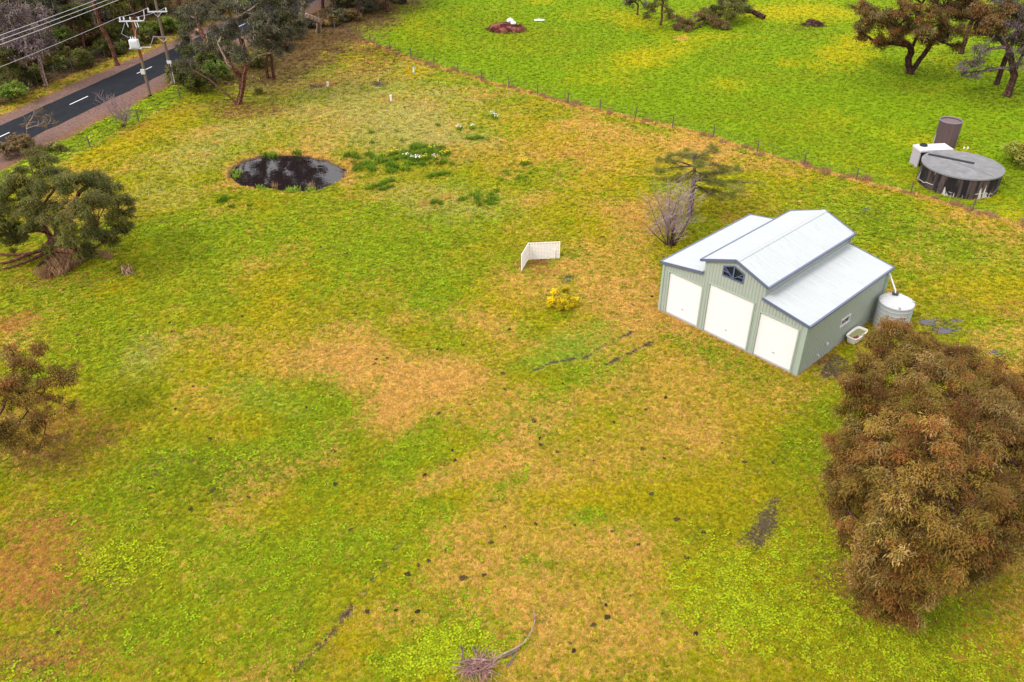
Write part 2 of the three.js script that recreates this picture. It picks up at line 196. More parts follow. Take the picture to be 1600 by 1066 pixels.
    // scrub floor at the road end of the paddock
    const sc = q > QSN ? smooth(QFENCE + 13, QFENCE + 6, q + wob * 6) * smooth(-92, -100, z) : 0; put(T.bush, sc * .8); if (z < -118 && q > QSN) put(T.bush, smooth(-18, -26, x + wob * 4) * .9 * smooth(-118, -124, z));
    grid.set(w, (j * GW + i) * NT);
  }
}
const wv = new Float32Array(NT);
function cover(x, z) { // weights at a point, blended between grid cells
  const fx = clamp((x - GX0) / GS - .5, 0, GW - 1.01), fz = clamp((z - GZ0) / GS - .5, 0, GH - 1.01), i = fx | 0, j = fz | 0, u = fx - i, v = fz - j, a = (j * GW + i) * NT, b = a + NT, c = a + GW * NT, d = c + NT;
  for (let k = 0; k < NT; k++) wv[k] = (grid[a + k] * (1 - u) + grid[b + k] * u) * (1 - v) + (grid[c + k] * (1 - u) + grid[d + k] * u) * v;
  return wv;
}
function pick(w, r) { for (let k = 0; k < NT; k++) { r -= w[k]; if (r < 0) return k; } return 0; }
function coverTexel(x, z, o) {
  const w = cover(x, z), n = noise(x * 9, z * 9), r = clamp(.55 * n + .45 * hash(x * 37 | 0, z * 37 | 0) + .25 * (noise(x * 2.1, z * 2.1) - .5)), t = pick(w, r), c = COL[t], b = .5 + .75 * noise(x * 13 + 50, z * 13) + .35 * (hash(x * 61 | 0, z * 61 | 0) - .5);
  for (let k = 0; k < 3; k++) { let m = 0; for (let q = 0; q < NT; q++) m += w[q] * COL[q][k]; o[k] = (c[k] * .6 + m * .4) * b; }
}
const NX0 = -42, NX1 = 42, NZ0 = -82, NZ1 = -12;
{
  const A = dataTex(2048, 2048, (i, j, o) => coverTexel(lerp(NX0, NX1, (i + .5) / 2048), lerp(NZ0, NZ1, (j + .5) / 2048), o));
  const B = dataTex(2048, 2048, (i, j, o) => coverTexel(lerp(GX0, GX1, (i + .5) / 2048), lerp(GZ0, GZ1, (j + .5) / 2048), o));
  for (const t of [A, B]) t.wrapS = t.wrapT = THREE.ClampToEdgeWrapping;
  const C = dataTex(256, 256, (i, j, o) => { const n = .6 + .8 * fbm(i * .08, j * .08, 4) * (.7 + .6 * hash(i, j)); o[0] = .09 * n; o[1] = .10 * n; o[2] = .02 * n; });
  const pos = [], idx = [[], [], []], uv = [], st = 0.5, nx = (GX1 - GX0) / st, nz = (GZ1 - GZ0) / st;
  const quad = (g, x0, z0, x1, z1, U) => { const b = pos.length / 3; for (const [x, z] of [[x0, z0], [x1, z0], [x1, z1], [x0, z1]]) { const out = x <= GX0 || x >= GX1 || z <= GZ0 || z >= GZ1; pos.push(x, out ? 0 : groundY(x, z), z); uv.push(...U(x, z)); } idx[g].push(b, b + 2, b + 1, b, b + 3, b + 2); };
  const UA = (x, z) => [(x - NX0) / (NX1 - NX0), (z - NZ0) / (NZ1 - NZ0)], UB = (x, z) => [(x - GX0) / (GX1 - GX0), (z - GZ0) / (GZ1 - GZ0)], UC = (x, z) => [x / 6, z / 6];
  for (let j = 0; j < nz; j++) for (let i = 0; i < nx; i++) { const x = GX0 + i * st, z = GZ0 + j * st, a = x >= NX0 && x + st <= NX1 && z >= NZ0 && z + st <= NZ1; quad(a ? 0 : 1, x, z, x + st, z + st, a ? UA : UB); }
  for (const [x0, x1, z0, z1] of [[-700, GX0, -700, 300], [GX1, 700, -700, 300], [GX0, GX1, -700, GZ0], [GX0, GX1, GZ1, 300]]) quad(2, x0, z0, x1, z1, UC);
  const g = geoFrom(pos, [...idx[0].values()].concat(idx[1], idx[2]), uv);
  g.addGroup(0, idx[0].length, 0); g.addGroup(idx[0].length, idx[1].length, 1); g.addGroup(idx[0].length + idx[1].length, idx[2].length, 2);
  // smooth normals over the duplicated corners
  const N = g.attributes.normal, P = g.attributes.position; for (let i = 0; i < P.count; i++) { const x = P.getX(i), z = P.getZ(i); if (Math.abs(x) > 114 || z < -174 || z > -6) { N.setXYZ(i, 0, 1, 0); continue; } const e = .25, n = V(groundY(x - e, z) - groundY(x + e, z), 2 * e, groundY(x, z - e) - groundY(x, z + e)).normalize(); N.setXYZ(i, n.x, n.y, n.z); }
  const m = new THREE.Mesh(g, [A, B, C].map(map => new THREE.MeshPhysicalMaterial({ map, roughness: 1, ...matte })));
  m.name = 'ground'; m.receiveShadow = true; tag(m, 'grassy paddock ground with green, yellow and dead brown patches', 'ground', null, 'structure'); scene.add(m);
}
console.log('ground done');

// ---------------------------------------------------------------- grass: short tufts in the colour of the cover they grow in
{
  const R = rng(11);
  const tuftGeo = (n, len, up, wd, seed) => { const r = rng(seed), pos = [], idx = []; for (let k = 0; k < n; k++) { const a = r() * 6.283, l = len * (.55 + .6 * r()), h = up * (.5 + .8 * r()), ox = (r() - .5) * len, oz = (r() - .5) * len, px = -Math.sin(a) * wd, pz = Math.cos(a) * wd, b = pos.length / 3; pos.push(ox + px, -.01, oz + pz, ox - px, -.01, oz - pz, ox + Math.cos(a) * l * .5 + px * .8, h, oz + Math.sin(a) * l * .5 + pz * .8, ox + Math.cos(a) * l * .5 - px * .8, h, oz + Math.sin(a) * l * .5 - pz * .8, ox + Math.cos(a) * l, h * .75, oz + Math.sin(a) * l); idx.push(b, b + 1, b + 2, b + 1, b + 3, b + 2, b + 2, b + 3, b + 4); } return geoFrom(pos, idx); };
  const leafy = seed => { const r = rng(seed), pos = [], idx = []; for (let k = 0; k < 9; k++) { const x = (r() - .5) * .28, z = (r() - .5) * .28, y = .03 + r() * .07, s = .03 + .025 * r(), a = r() * 6.28, tx = (r() - .5) * .5, tz = (r() - .5) * .5, b = pos.length / 3; for (let q = 0; q < 5; q++) { const w = a + q * 1.2566; const ux = Math.cos(w) * s, uz = Math.sin(w) * s; pos.push(x + ux, y + ux * tx + uz * tz, z + uz); } idx.push(b, b + 2, b + 1, b, b + 3, b + 2, b, b + 4, b + 3); } return geoFrom(pos, idx); };
  const kinds = { grass: { geo: tuftGeo(8, .13, .06, .009, 3), list: [] }, dry_grass: { geo: tuftGeo(8, .15, .05, .009, 5), list: [] }, clover: { geo: leafy(7), list: [] } };
  const c = new THREE.Color();
  for (let z = -20.0; z > -150; z -= 1) for (let x = -95; x < 95; x += 1) {
    const d = Math.hypot(x, z, CAM.h); if (Math.abs(x) > .64 * Math.hypot(z, 20) + 5) continue;
    const n = 125 * (42 / d) ** 2 * clamp(1.5 * CAM.h / d, .3, 1);
    const cnt = Math.floor(n) + (R() < n % 1 ? 1 : 0), s = .85 * clamp(d / 42, 1, 3.2);
    for (let k = 0; k < cnt; k++) {
      const X = x + R(), Z = z + R(), w = cover(X, Z); if (w[T.mud] > .6 * R() + .2 || w[T.dirt] > .3 || pondRho(X, Z) < 1.07 + .1 * noise(X * 1.3, Z * 1.3) || inShed(X, Z, .05)) continue;
      const t = pick(w, clamp(R() * .75 + .25 * noise(X * 2.5, Z * 2.5))); if (t === T.mud || t === T.dirt || (t === T.litter || t === T.bush) && R() < .55) continue;
      const kd = t === T.clover || (t === T.vivid && R() < .15) ? 'clover' : [T.dry, T.litter, T.rust, T.pale].includes(t) ? 'dry_grass' : 'grass';
      const far = beyondTall(X, Z), b = (far ? .7 : .5) + (far ? .6 : .95) * R() + (t === T.dry && R() < .35 ? .35 : 0), cc = COL[t], hue = (R() - .5) * .16;
      kinds[kd].list.push([X, Z, s * (.7 + .6 * R()) * (beyondTall(X, Z) ? .95 : 1), cc[0] * b * (1 + hue), cc[1] * b * (1 - hue * .4), cc[2] * b * (.7 + .6 * R())]);
    }
  }
  const M = new THREE.Matrix4(), q = new THREE.Quaternion(), up = V(0, 1, 0);
  for (const [name, { geo, list }] of Object.entries(kinds)) {
    const im = new THREE.InstancedMesh(geo, mat(1, 1, 1, .85), list.length); im.name = name;
    list.forEach(([X, Z, s, r, g, b], i) => { q.setFromAxisAngle(up, (i * 2.39996) % 6.283); M.compose(V(X, groundY(X, Z), Z), q, V(s, s, s)); im.setMatrixAt(i, M); im.setColorAt(i, c.setRGB(r, g, b)); });
    im.castShadow = im.receiveShadow = true; tag(im, { grass: 'short green pasture grass covering the paddocks', dry_grass: 'short dead tan grass in patches over the paddock', clover: 'low bright green clover and broad leaved weeds' }[name], 'grass', null, 'stuff'); scene.add(im);
    console.log(name, list.length);
  }
  function beyondTall(x, z) { return z < fenceZ(x) - .5; }
}

// ---------------------------------------------------------------- road
{
  const asph = dataTex(512, 512, (i, j, o) => { const n = .75 + .35 * hash(i, j) + .5 * (fbm(i * .02, j * .02, 4) - .5); o[0] = .021 * n; o[1] = .023 * n; o[2] = .028 * n; });
  const strip = (name, q0, q1, s0, s1, y, m, label, n = 80) => { const pos = [], uv = [], idx = []; for (let i = 0; i <= n; i++) { const s = lerp(s0, s1, i / n); for (const [q, e] of [[q0, 0], [q1, 5]]) { const w = m.userData.wob ? m.userData.wob * (fbm(s * .6 + e * 9, q, 3) - .5) : 0, p = roadP(s, q + w); pos.push(p.x, y, p.z); uv.push(q / 4, s / 4); } if (i) { const b = i * 2; idx.push(b - 2, b - 1, b, b, b - 1, b + 1); } } const g = geoFrom(pos, idx, uv); const o = new THREE.Mesh(g, m); o.name = name; o.receiveShadow = true; scene.add(o); tag(o, label, 'road', null, 'structure'); return o; };
  const am = new THREE.MeshPhysicalMaterial({ ...matte, map: asph, roughness: .9, side: THREE.DoubleSide }); am.userData.wob = .35;
  const road = strip('road', QF, QN, -70, 130, .014, am, 'dark asphalt two lane road with gravel shoulders', 400);
  const pm = mat(.78, .78, .76, .7);
  const s1 = (along(G(105, 169)) + along(G(134, 156))) / 2, s2 = (along(G(211, 120)) + along(G(235, 109))) / 2, per = s2 - s1, len = 3.0;
  const qc = (across(G(119, 162.5)) + across(G(223, 114.5))) / 2;
  for (let k = -5; k < 7; k++) { const s = s1 + k * per, a = roadP(s - len / 2, qc - .07), b = roadP(s + len / 2, qc - .07), c = roadP(s + len / 2, qc + .07), d = roadP(s - len / 2, qc + .07); const g = geoFrom([a, b, c, d].flatMap(p => [p.x, .019, p.z]), [0, 1, 2, 0, 2, 3]); part(road, 'lane_dash', g, pm); }
}

// ---------------------------------------------------------------- pond
{
  const n = 96, pos = [pondC.x, WATER_Y, pondC.z], idx = [];
  for (let k = 0; k < n; k++) { const th = -Math.PI + (k + .5) / n * Math.PI * 2, r = pondR(th) * 1.06; pos.push(pondC.x + Math.cos(th) * r, WATER_Y, pondC.z + Math.sin(th) * r); idx.push(0, 1 + (k + 1) % n, 1 + k); }
  const nm = dataTex(256, 256, (i, j, o) => { const h = (x, y) => fbm(x * .04, y * .04, 3); o[0] = .5 + (h(i - 1, j) - h(i + 1, j)) * .5; o[1] = .5 + (h(i, j - 1) - h(i, j + 1)) * .5; o[2] = 1; }, false);
  const g = geoFrom(pos, idx, pos.reduce((u, v, i) => (i % 3 !== 1 && u.push(v / 5), u), []));
  const m = new THREE.Mesh(g, new THREE.MeshPhysicalMaterial({ color: new THREE.Color().setRGB(.014, .009, .010), roughness: .025, ior: 1.45, normalMap: nm, normalScale: new THREE.Vector2(.12, .12), side: THREE.DoubleSide }));
  m.name = 'pond_water'; m.receiveShadow = true; tag(m, 'dark still water of the oval pond in the paddock', 'pond', null, 'structure'); scene.add(m);
}

// ---------------------------------------------------------------- shed
const shedG = thing('barn_shed', 'pale green steel barn shed with stepped white roof and three roller doors', 'shed', SH.o, -SH.yaw);
{
  const { W, Wl, L, he, hi, hc, hr } = SH, g = shedG, I = .12; // wall inset under the eaves
  const streak = dataTex(256, 256, (i, j, o) => { const n = 1 + .05 * (fbm(i * .05, j * .05, 4) - .5) + .04 * (noise(i * .35, j * .03) - .5); o[0] = o[1] = o[2] = n * .95; }, false);
  const roofTex = dataTex(512, 512, (i, j, o) => { const n = .96 + .11 * (fbm(i * .03, j * .012, 4) - .5) + .05 * (noise(i * .4, j * .02) - .5) - .1 * smooth(.68, .76, fbm(i * .06 + 40, j * .02, 3)); o[0] = o[1] = o[2] = n; }, false);
  const wallM = mat(.365, .41, .36, .5, { map: streak }), roofM = mat(.45, .48, .485, .5, { map: roofTex }), trimM = mat(.105, .125, .20, .45), doorM = mat(.86, .79, .80, .5, { map: streak }), frameM = mat(.33, .41, .34, .5);
  const glassM = new THREE.MeshPhysicalMaterial({ color: new THREE.Color().setRGB(.012, .016, .026), roughness: .05, ior: 1.5, side: THREE.DoubleSide }), whiteM = mat(.72, .72, .74, .5);
  const doors = [[.6, 3.15, 3.05], [3.665, 6.84, 3.47], [7.37, 9.93, 3.05]], win = [4.45, 5.88];
  const winTop = s => 5.03 + (0.26) * (1 - Math.abs(s - (win[0] + win[1]) / 2) / ((win[1] - win[0]) / 2));
  const outline = s => s < Wl ? lerp(he, hi, s / Wl) - .06 : s > W - Wl ? lerp(he, hi, (W - s) / Wl) - .06 : lerp(hc, hr, 1 - Math.abs(s - W / 2) / (W / 2 - Wl)) - .06;
  // ribbed cladding along u, between bottoms and tops; rib depth outwards
  function ribbed(u0, u1, spans, place, pitch = .22, depth = .032, cuts = []) {
    const us = new Set([u0, u1, ...cuts.filter(c => c > u0 && c < u1)]); const dep = u => { const f = ((u / pitch) % 1 + 1) % 1; return f < .62 ? 0 : f < .72 ? (f - .62) / .1 : f < .9 ? 1 : (1 - f) / .1; };
    for (let k = Math.floor(u0 / pitch) - 1; k <= u1 / pitch + 1; k++) for (const f of [0, .62, .72, .9]) { const u = (k + f) * pitch; if (u > u0 && u < u1) us.add(u); }
    const a = [...us].sort((p, q) => p - q), pos = [], uv = [], idx = [];
    for (let i = 0; i + 1 < a.length; i++) { const p = a[i], q = a[i + 1]; if (q - p < 1e-5) continue; for (const [b0, t0, b1, t1] of spans(p + 1e-6, q - 1e-6)) { const n = pos.length / 3; for (const [u, v] of [[p, b0], [q, b1], [q, t1], [p, t0]]) { pos.push(...place(u, v, dep(u) * depth)); uv.push(u * .3, v * .3); } idx.push(n, n + 1, n + 2, n, n + 2, n + 3); } }
    return geoFrom(pos, idx, uv);
  }
  const cuts = [Wl, W - Wl, W / 2, ...doors.flatMap(d => d.slice(0, 2)), ...win, (win[0] + win[1]) / 2];
  part(g, 'wall', ribbed(I, W - I, (p, q) => { const m = (p + q) / 2, d = doors.find(d => m > d[0] && m < d[1]), b = d ? d[2] : -.1; if (m > win[0] && m < win[1]) return [[b, 4.42, b, 4.42], [winTop(p), outline(p), winTop(q), outline(q)]]; return [[b, outline(p), b, outline(q)]]; }, (u, v, d) => [u, v, -I + d], .22, .032, cuts), wallM, 'ribbed front gable wall');
  part(g, 'wall', ribbed(I, W - I, (p, q) => [[-.1, outline(p), -.1, outline(q)]], (u, v, d) => [u, v, -L + I - d], .19, .022, cuts), wallM);
  // side walls (right one has a window opening)
  const sw = { t0: 4.62, t1: 5.72, b: 1.42, t: 1.92 };
  part(g, 'wall', ribbed(I, L - I, (p, q) => { const m = (p + q) / 2; return m > sw.t0 && m < sw.t1 ? [[-.1, sw.b, -.1, sw.b], [sw.t, he - .05, sw.t, he - .05]] : [[-.1, he - .05, -.1, he - .05]]; }, (u, v, d) => [W - I + d, v, -u], .22, .032, [sw.t0, sw.t1]), wallM);
  part(g, 'wall', ribbed(I, L - I, () => [[-.1, he - .05, -.1, he - .05]], (u, v, d) => [I - d, v, -u]), wallM);
  for (const x of [Wl, W - Wl]) part(g, 'wall', ribbed(I, L - I, () => [[hi - .15, hc - .03, hi - .15, hc - .03]], (u, v, d) => [x + (x > W / 2 ? d : -d), v, -u]), wallM);
  // roofs: ribbed sheets running down the slope
  const slope = (name, s0, y0, s1, y1, label) => { const o = part(g, name, ribbed(-.02, L + .02, () => [[0, 1, 0, 1]], (u, v, d) => [lerp(s0, s1, v), lerp(y0, y1, v) + d, -u], .19, .016), roofM, label); return o; };
  slope('roof_sheet', -.06, he, Wl + .02, hi + .02); slope('roof_sheet', W + .06, he, W - Wl - .02, hi + .02);
  slope('roof_sheet', Wl - .2, hc - .02, W / 2, hr); slope('roof_sheet', W - Wl + .2, hc - .02, W / 2, hr);
  const beam = (s0, y0, s1, y1, t0, t1, w, d) => { // bar between two points of the front outline or along the length
    const a = V(s0, y0, -t0), b = V(s1, y1, -t1), m = a.clone().add(b).multiplyScalar(.5), o = new THREE.BoxGeometry(w, d, a.distanceTo(b)); o.applyMatrix4(new THREE.Matrix4().lookAt(a, b, V(0, 1, 0))); return o.translate(m.x, m.y, m.z); };
  part(g, 'ridge_cap', [...[-1, 1].map(k => new THREE.BoxGeometry(.2, .014, L + .05).rotateZ(-k * .347).translate(W / 2 + k * .09, hr - .003, -L / 2)), new THREE.CylinderGeometry(.02, .02, L + .05, 8).rotateX(Math.PI / 2).translate(W / 2, hr + .024, -L / 2)], roofM);
  // barge trims front and back, gutters along the eaves
  for (const t of [-.05, L + .05]) { for (const [a, b, c, d] of [[-.09, he - .045, Wl + .01, hi - .025], [W + .09, he - .045, W - Wl - .01, hi - .025], [Wl - .22, hc - .06, W / 2, hr - .035], [W - Wl + .22, hc - .06, W / 2, hr - .035]]) part(g, 'barge_trim', beam(a, b, c, d, t, t, .06, .17), trimM); }
  for (const [s, y] of [[-.1, he - .04], [W + .1, he - .04], [Wl - .25, hc - .07], [W - Wl + .25, hc - .07]]) part(g, 'gutter', beam(s, y, s, y, -.08, L + .08, .12, .13), trimM);
  for (const x of [Wl - .03, W - Wl + .03]) part(g, 'flashing', beam(x, hi + .05, x, hi + .05, 0, L, .03, .09), roofM);
  // corner posts and door jambs
  for (const [x, z] of [[I, -I], [W - I, -I], [I, -L + I], [W - I, -L + I]]) part(g, 'corner_flashing', box(.16, he + .02, .16, x, (he + .02) / 2 - .08, z), frameM);
  doors.forEach(([a, b, h], k) => {
    const pos = [], idx = [], uv = [], n = Math.round(h / .085); for (let i = 0; i <= n * 2; i++) { const y = lerp(.02, h, i / (n * 2)), z = -.02 - I - .06 + (i % 2 ? .02 : 0); pos.push(a, y, z, b, y, z); uv.push(0, y, b - a, y); if (i) { const q = i * 2; idx.push(q - 2, q - 1, q, q - 1, q + 1, q); } }
    const d = part(g, 'roller_door', geoFrom(pos, idx, uv), doorM);
    part(d, 'door_handle', box(.12, .05, .03, (a + b) / 2, .75, -I - .035), mat(.3, .3, .3, .4)); part(d, 'bottom_rail', box(b - a - .04, .09, .035, (a + b) / 2, .05, -I - .045), mat(.5, .47, .45, .5));
    for (const [x, y, w, hh] of [[a - .045, h / 2 - .02, .09, h + .1], [b + .045, h / 2 - .02, .09, h + .1], [(a + b) / 2, h + .04, b - a, .08]]) part(d, 'door_jamb', box(w, hh, .17, x, y, -I + .0 - .03), frameM);
  });
  // gable window: pentagon with centre mullion and fan bars
  { const c = (win[0] + win[1]) / 2, w = part(g, 'gable_window', geoFrom([win[0], 4.42, 0, win[1], 4.42, 0, win[1], 5.03, 0, c, 5.29, 0, win[0], 5.03, 0].map((v, i) => i % 3 === 2 ? -I - .05 : v), [0, 1, 2, 0, 2, 3, 0, 3, 4]), glassM, 'dark glass pane');
    const bar = (x0, y0, x1, y1, t) => beam(x0, y0, x1, y1, I - .025, I - .025, .09, t);
    for (const a of [[win[0], 4.42, win[1], 4.42], [win[1], 4.42, win[1], 5.03], [win[1], 5.03, c, 5.29], [c, 5.29, win[0], 5.03], [win[0], 5.03, win[0], 4.42]]) part(w, 'window_frame', bar(...a, .07), trimM);
    for (const a of [[c, 4.45, c, 5.27], [c, 4.46, win[0] + .06, 4.98], [c, 4.46, win[1] - .06, 4.98], [win[0], 4.74, c - .3, 4.7], [win[1], 4.74, c + .3, 4.7]]) part(w, 'mullion', bar(...a, .04), trimM); }
  { const x = W - I - .03, w = part(g, 'side_window', box(.02, sw.t - sw.b, sw.t1 - sw.t0, x, (sw.t + sw.b) / 2, -(sw.t0 + sw.t1) / 2), mat(.05, .03, .025, .15));
    for (const y of [sw.b, sw.t]) part(w, 'window_frame', box(.09, .06, sw.t1 - sw.t0 + .1, W - I + .02, y, -(sw.t0 + sw.t1) / 2), whiteM); for (const t of [sw.t0, sw.t1]) part(w, 'window_frame', box(.08, sw.t - sw.b - .06, .06, W - I + .02, (sw.t + sw.b) / 2, -t), whiteM); }
  // small fittings on the long wall, downpipes
  part(g, 'wall_tap', [tube([V(W - .1, .55, -2.2), V(W + .05, .55, -2.2), V(W + .08, .45, -2.2)], [.02, .02, .02], 5), box(.03, .05, .05, W + .03, .6, -2.2)], whiteM); part(g, 'power_box', box(.1, .16, .12, W - .03, .85, -3.25), whiteM);
  for (const x of [.06, W - .06]) part(g, 'downpipe', box(.1, he - .1, .08, x, (he - .1) / 2, -L + .02), frameM);
  part(g, 'downpipe', box(.09, .75, .09, W - Wl + .12, hi + .5, -L + .12), frameM);
  part(g, 'footing', box(W - .1, .16, L - .1, W / 2, -.05, -L / 2), mat(.3, .29, .27, .95));
}

// ---------------------------------------------------------------- rain tank beside the shed
{
  const c = shedP(SH.W + 1.16, 0, 9.35), R = 1.06, H = 1.95, t = thing('rain_tank', 'pale grey ribbed plastic rainwater tank beside the shed corner', 'water tank', [c.x, groundY(c.x, c.z) - .03, c.z], -SH.yaw);
  const m = mat(.36, .38, .39, .6), prof = [[0, 0], [R, 0]]; for (let i = 0; i <= 60; i++) { const y = i / 60 * (H - .06), f = (y / .27) % 1; prof.push([R + (f > .88 ? .035 : 0) - .004, y + .01]); } prof.push([R - .03, H - .02], [R - .08, H]);
  part(t, 'tank_wall', new THREE.LatheGeometry(prof.map(p => new THREE.Vector2(...p)), 48), m);
  const lid = part(t, 'tank_lid', new THREE.LatheGeometry([[0, H + .22], [.3, H + .2], [R - .12, H + .05], [R - .04, H + .02], [R + .01, H - .02]].map(p => new THREE.Vector2(...p)), 48), mat(.52, .52, .54, .6));
  for (let k = 0; k < 8; k++) { const a = k * Math.PI / 4 + .2; part(lid, 'rib', new THREE.BoxGeometry(R - .3, .05, .07).translate(R / 2 + .1, 0, 0).rotateZ(-.19).rotateY(a).translate(0, H + .24, 0), mat(.54, .54, .56, .6)); }
  for (let k = 0; k < 4; k++) part(lid, 'lifting_lug', box(.14, .12, .1, (R - .06), H + .05, 0).rotateY(k * Math.PI / 2 + .6), m);
  part(t, 'strainer', new THREE.CylinderGeometry(.2, .2, .1, 20).translate(-.35, H + .27, -.35), mat(.03, .03, .03, .6));
  part(t, 'inlet_pipe', tube([V(-1.18, H + 1.35, -.62), V(-1.05, H + 1.2, -.6), V(-.4, H + .45, -.38), V(-.35, H + .28, -.35)], [.05, .05, .05, .05], 8), mat(.75, .75, .76, .4));
  part(t, 'outlet', tube([V(.4, .15, R - .05), V(.42, .15, R + .12)], [.035, .035], 6), mat(.1, .1, .1, .5));
}
// ---------------------------------------------------------------- old bathtub trough
{
  const c = shedP(SH.W + .42, 0, 6.25), t = thing('bathtub_trough', 'old white bathtub used as a trough against the shed wall', 'trough', [c.x, groundY(c.x, c.z) - .01, c.z], -SH.yaw + Math.PI / 2), enamel = mat(.80, .74, .70, .35);
  const ring = (a, b, y, n = 40) => { const p = []; for (let k = 0; k < n; k++) { const w = k / n * 6.28318, cx = Math.cos(w), sx = Math.sin(w); p.push(V(Math.sign(cx) * Math.abs(cx) ** .45 * a, y, Math.sign(sx) * Math.abs(sx) ** .45 * b)); } return p; };
  const loft = rings => { const pos = [], idx = [], n = rings[0].length; rings.forEach((r, i) => { r.forEach(p => pos.push(p.x, p.y, p.z)); if (i) for (let k = 0; k < n; k++) { const a = (i - 1) * n + k, b = (i - 1) * n + (k + 1) % n; idx.push(a, a + n, b, b, a + n, b + n); } }); return geoFrom(pos, idx); };
  part(t, 'tub', loft([ring(.62, .2, .02), ring(.74, .3, .1), ring(.8, .35, .45), ring(.86, .41, .52), ring(.86, .41, .56), ring(.76, .31, .56), ring(.72, .28, .4), ring(.6, .2, .12), ring(.01, .01, .1)]), enamel);
  const wg = ring(.735, .29, .46), pos = [0, .46, 0], idx = []; wg.forEach((p, k) => { pos.push(p.x, p.y, p.z); idx.push(0, 1 + (k + 1) % 40, 1 + k); });
  part(t, 'water', geoFrom(pos, idx), mat(.30, .30, .14, .12), 'murky yellow green water');
  part(t, 'float_valve', [box(.24, .1, .14, -.55, .6, .26), new THREE.SphereGeometry(.09, 10, 8).translate(-.68, .58, .2)], mat(.16, .03, .02, .6), 'rusty red float valve');
}
// ---------------------------------------------------------------- white lattice screen
{
  const P = [[.66, -53.05], [1.16, -54.77], [3.46, -55.02]], H = 1.35, t = thing('lattice_screen', 'white lattice screen panels standing in a corner over bare litter', 'lattice screen', [P[1][0], groundY(...P[1]), P[1][1]]), m = mat(.86, .82, .79, .7), o = V(P[1][0], 0, P[1][1]);
  const post = (x, z, h, w = .07) => part(t, 'post', box(w, h + .1, w, x - o.x, (h - .1) / 2, z - o.z), m);
  const panel = (a, b, cell) => { const A = V(a[0] - o.x, 0, a[1] - o.z), B = V(b[0] - o.x, 0, b[1] - o.z), len = A.distanceTo(B), dir = B.clone().sub(A).normalize(), ry = Math.atan2(-dir.z, dir.x), p = new THREE.Group(); p.name = 'lattice_panel'; p.position.copy(A); p.rotation.y = ry; t.add(p);
    const nx = Math.round((len - .1) / cell), ny = Math.round((H - .1) / cell), vg = new THREE.BoxGeometry(.068, H - .06, .01), hg = new THREE.BoxGeometry(len - .08, .068, .01);
    for (let i = 1; i < nx; i++) { const s = part(p, 'slat', vg, m); s.position.set(.05 + (len - .1) * i / nx, H / 2 + .03, .006); } for (let j = 1; j < ny; j++) { const s = part(p, 'slat', hg, m); s.position.set(len / 2, .06 + (H - .1) * j / ny, -.006); }
    part(p, 'panel_rail', box(len, .05, .03, len / 2, H + .03, 0), m); part(p, 'panel_rail', box(len, .05, .03, len / 2, .06, 0), m); };
  panel(P[0], P[1], .11); panel(P[1], P[2], .11); for (const p of P) post(...p, H + .05); post(3.1, -54.9, .8, .06); post(1.05, -54.4, 1.1, .05);
}
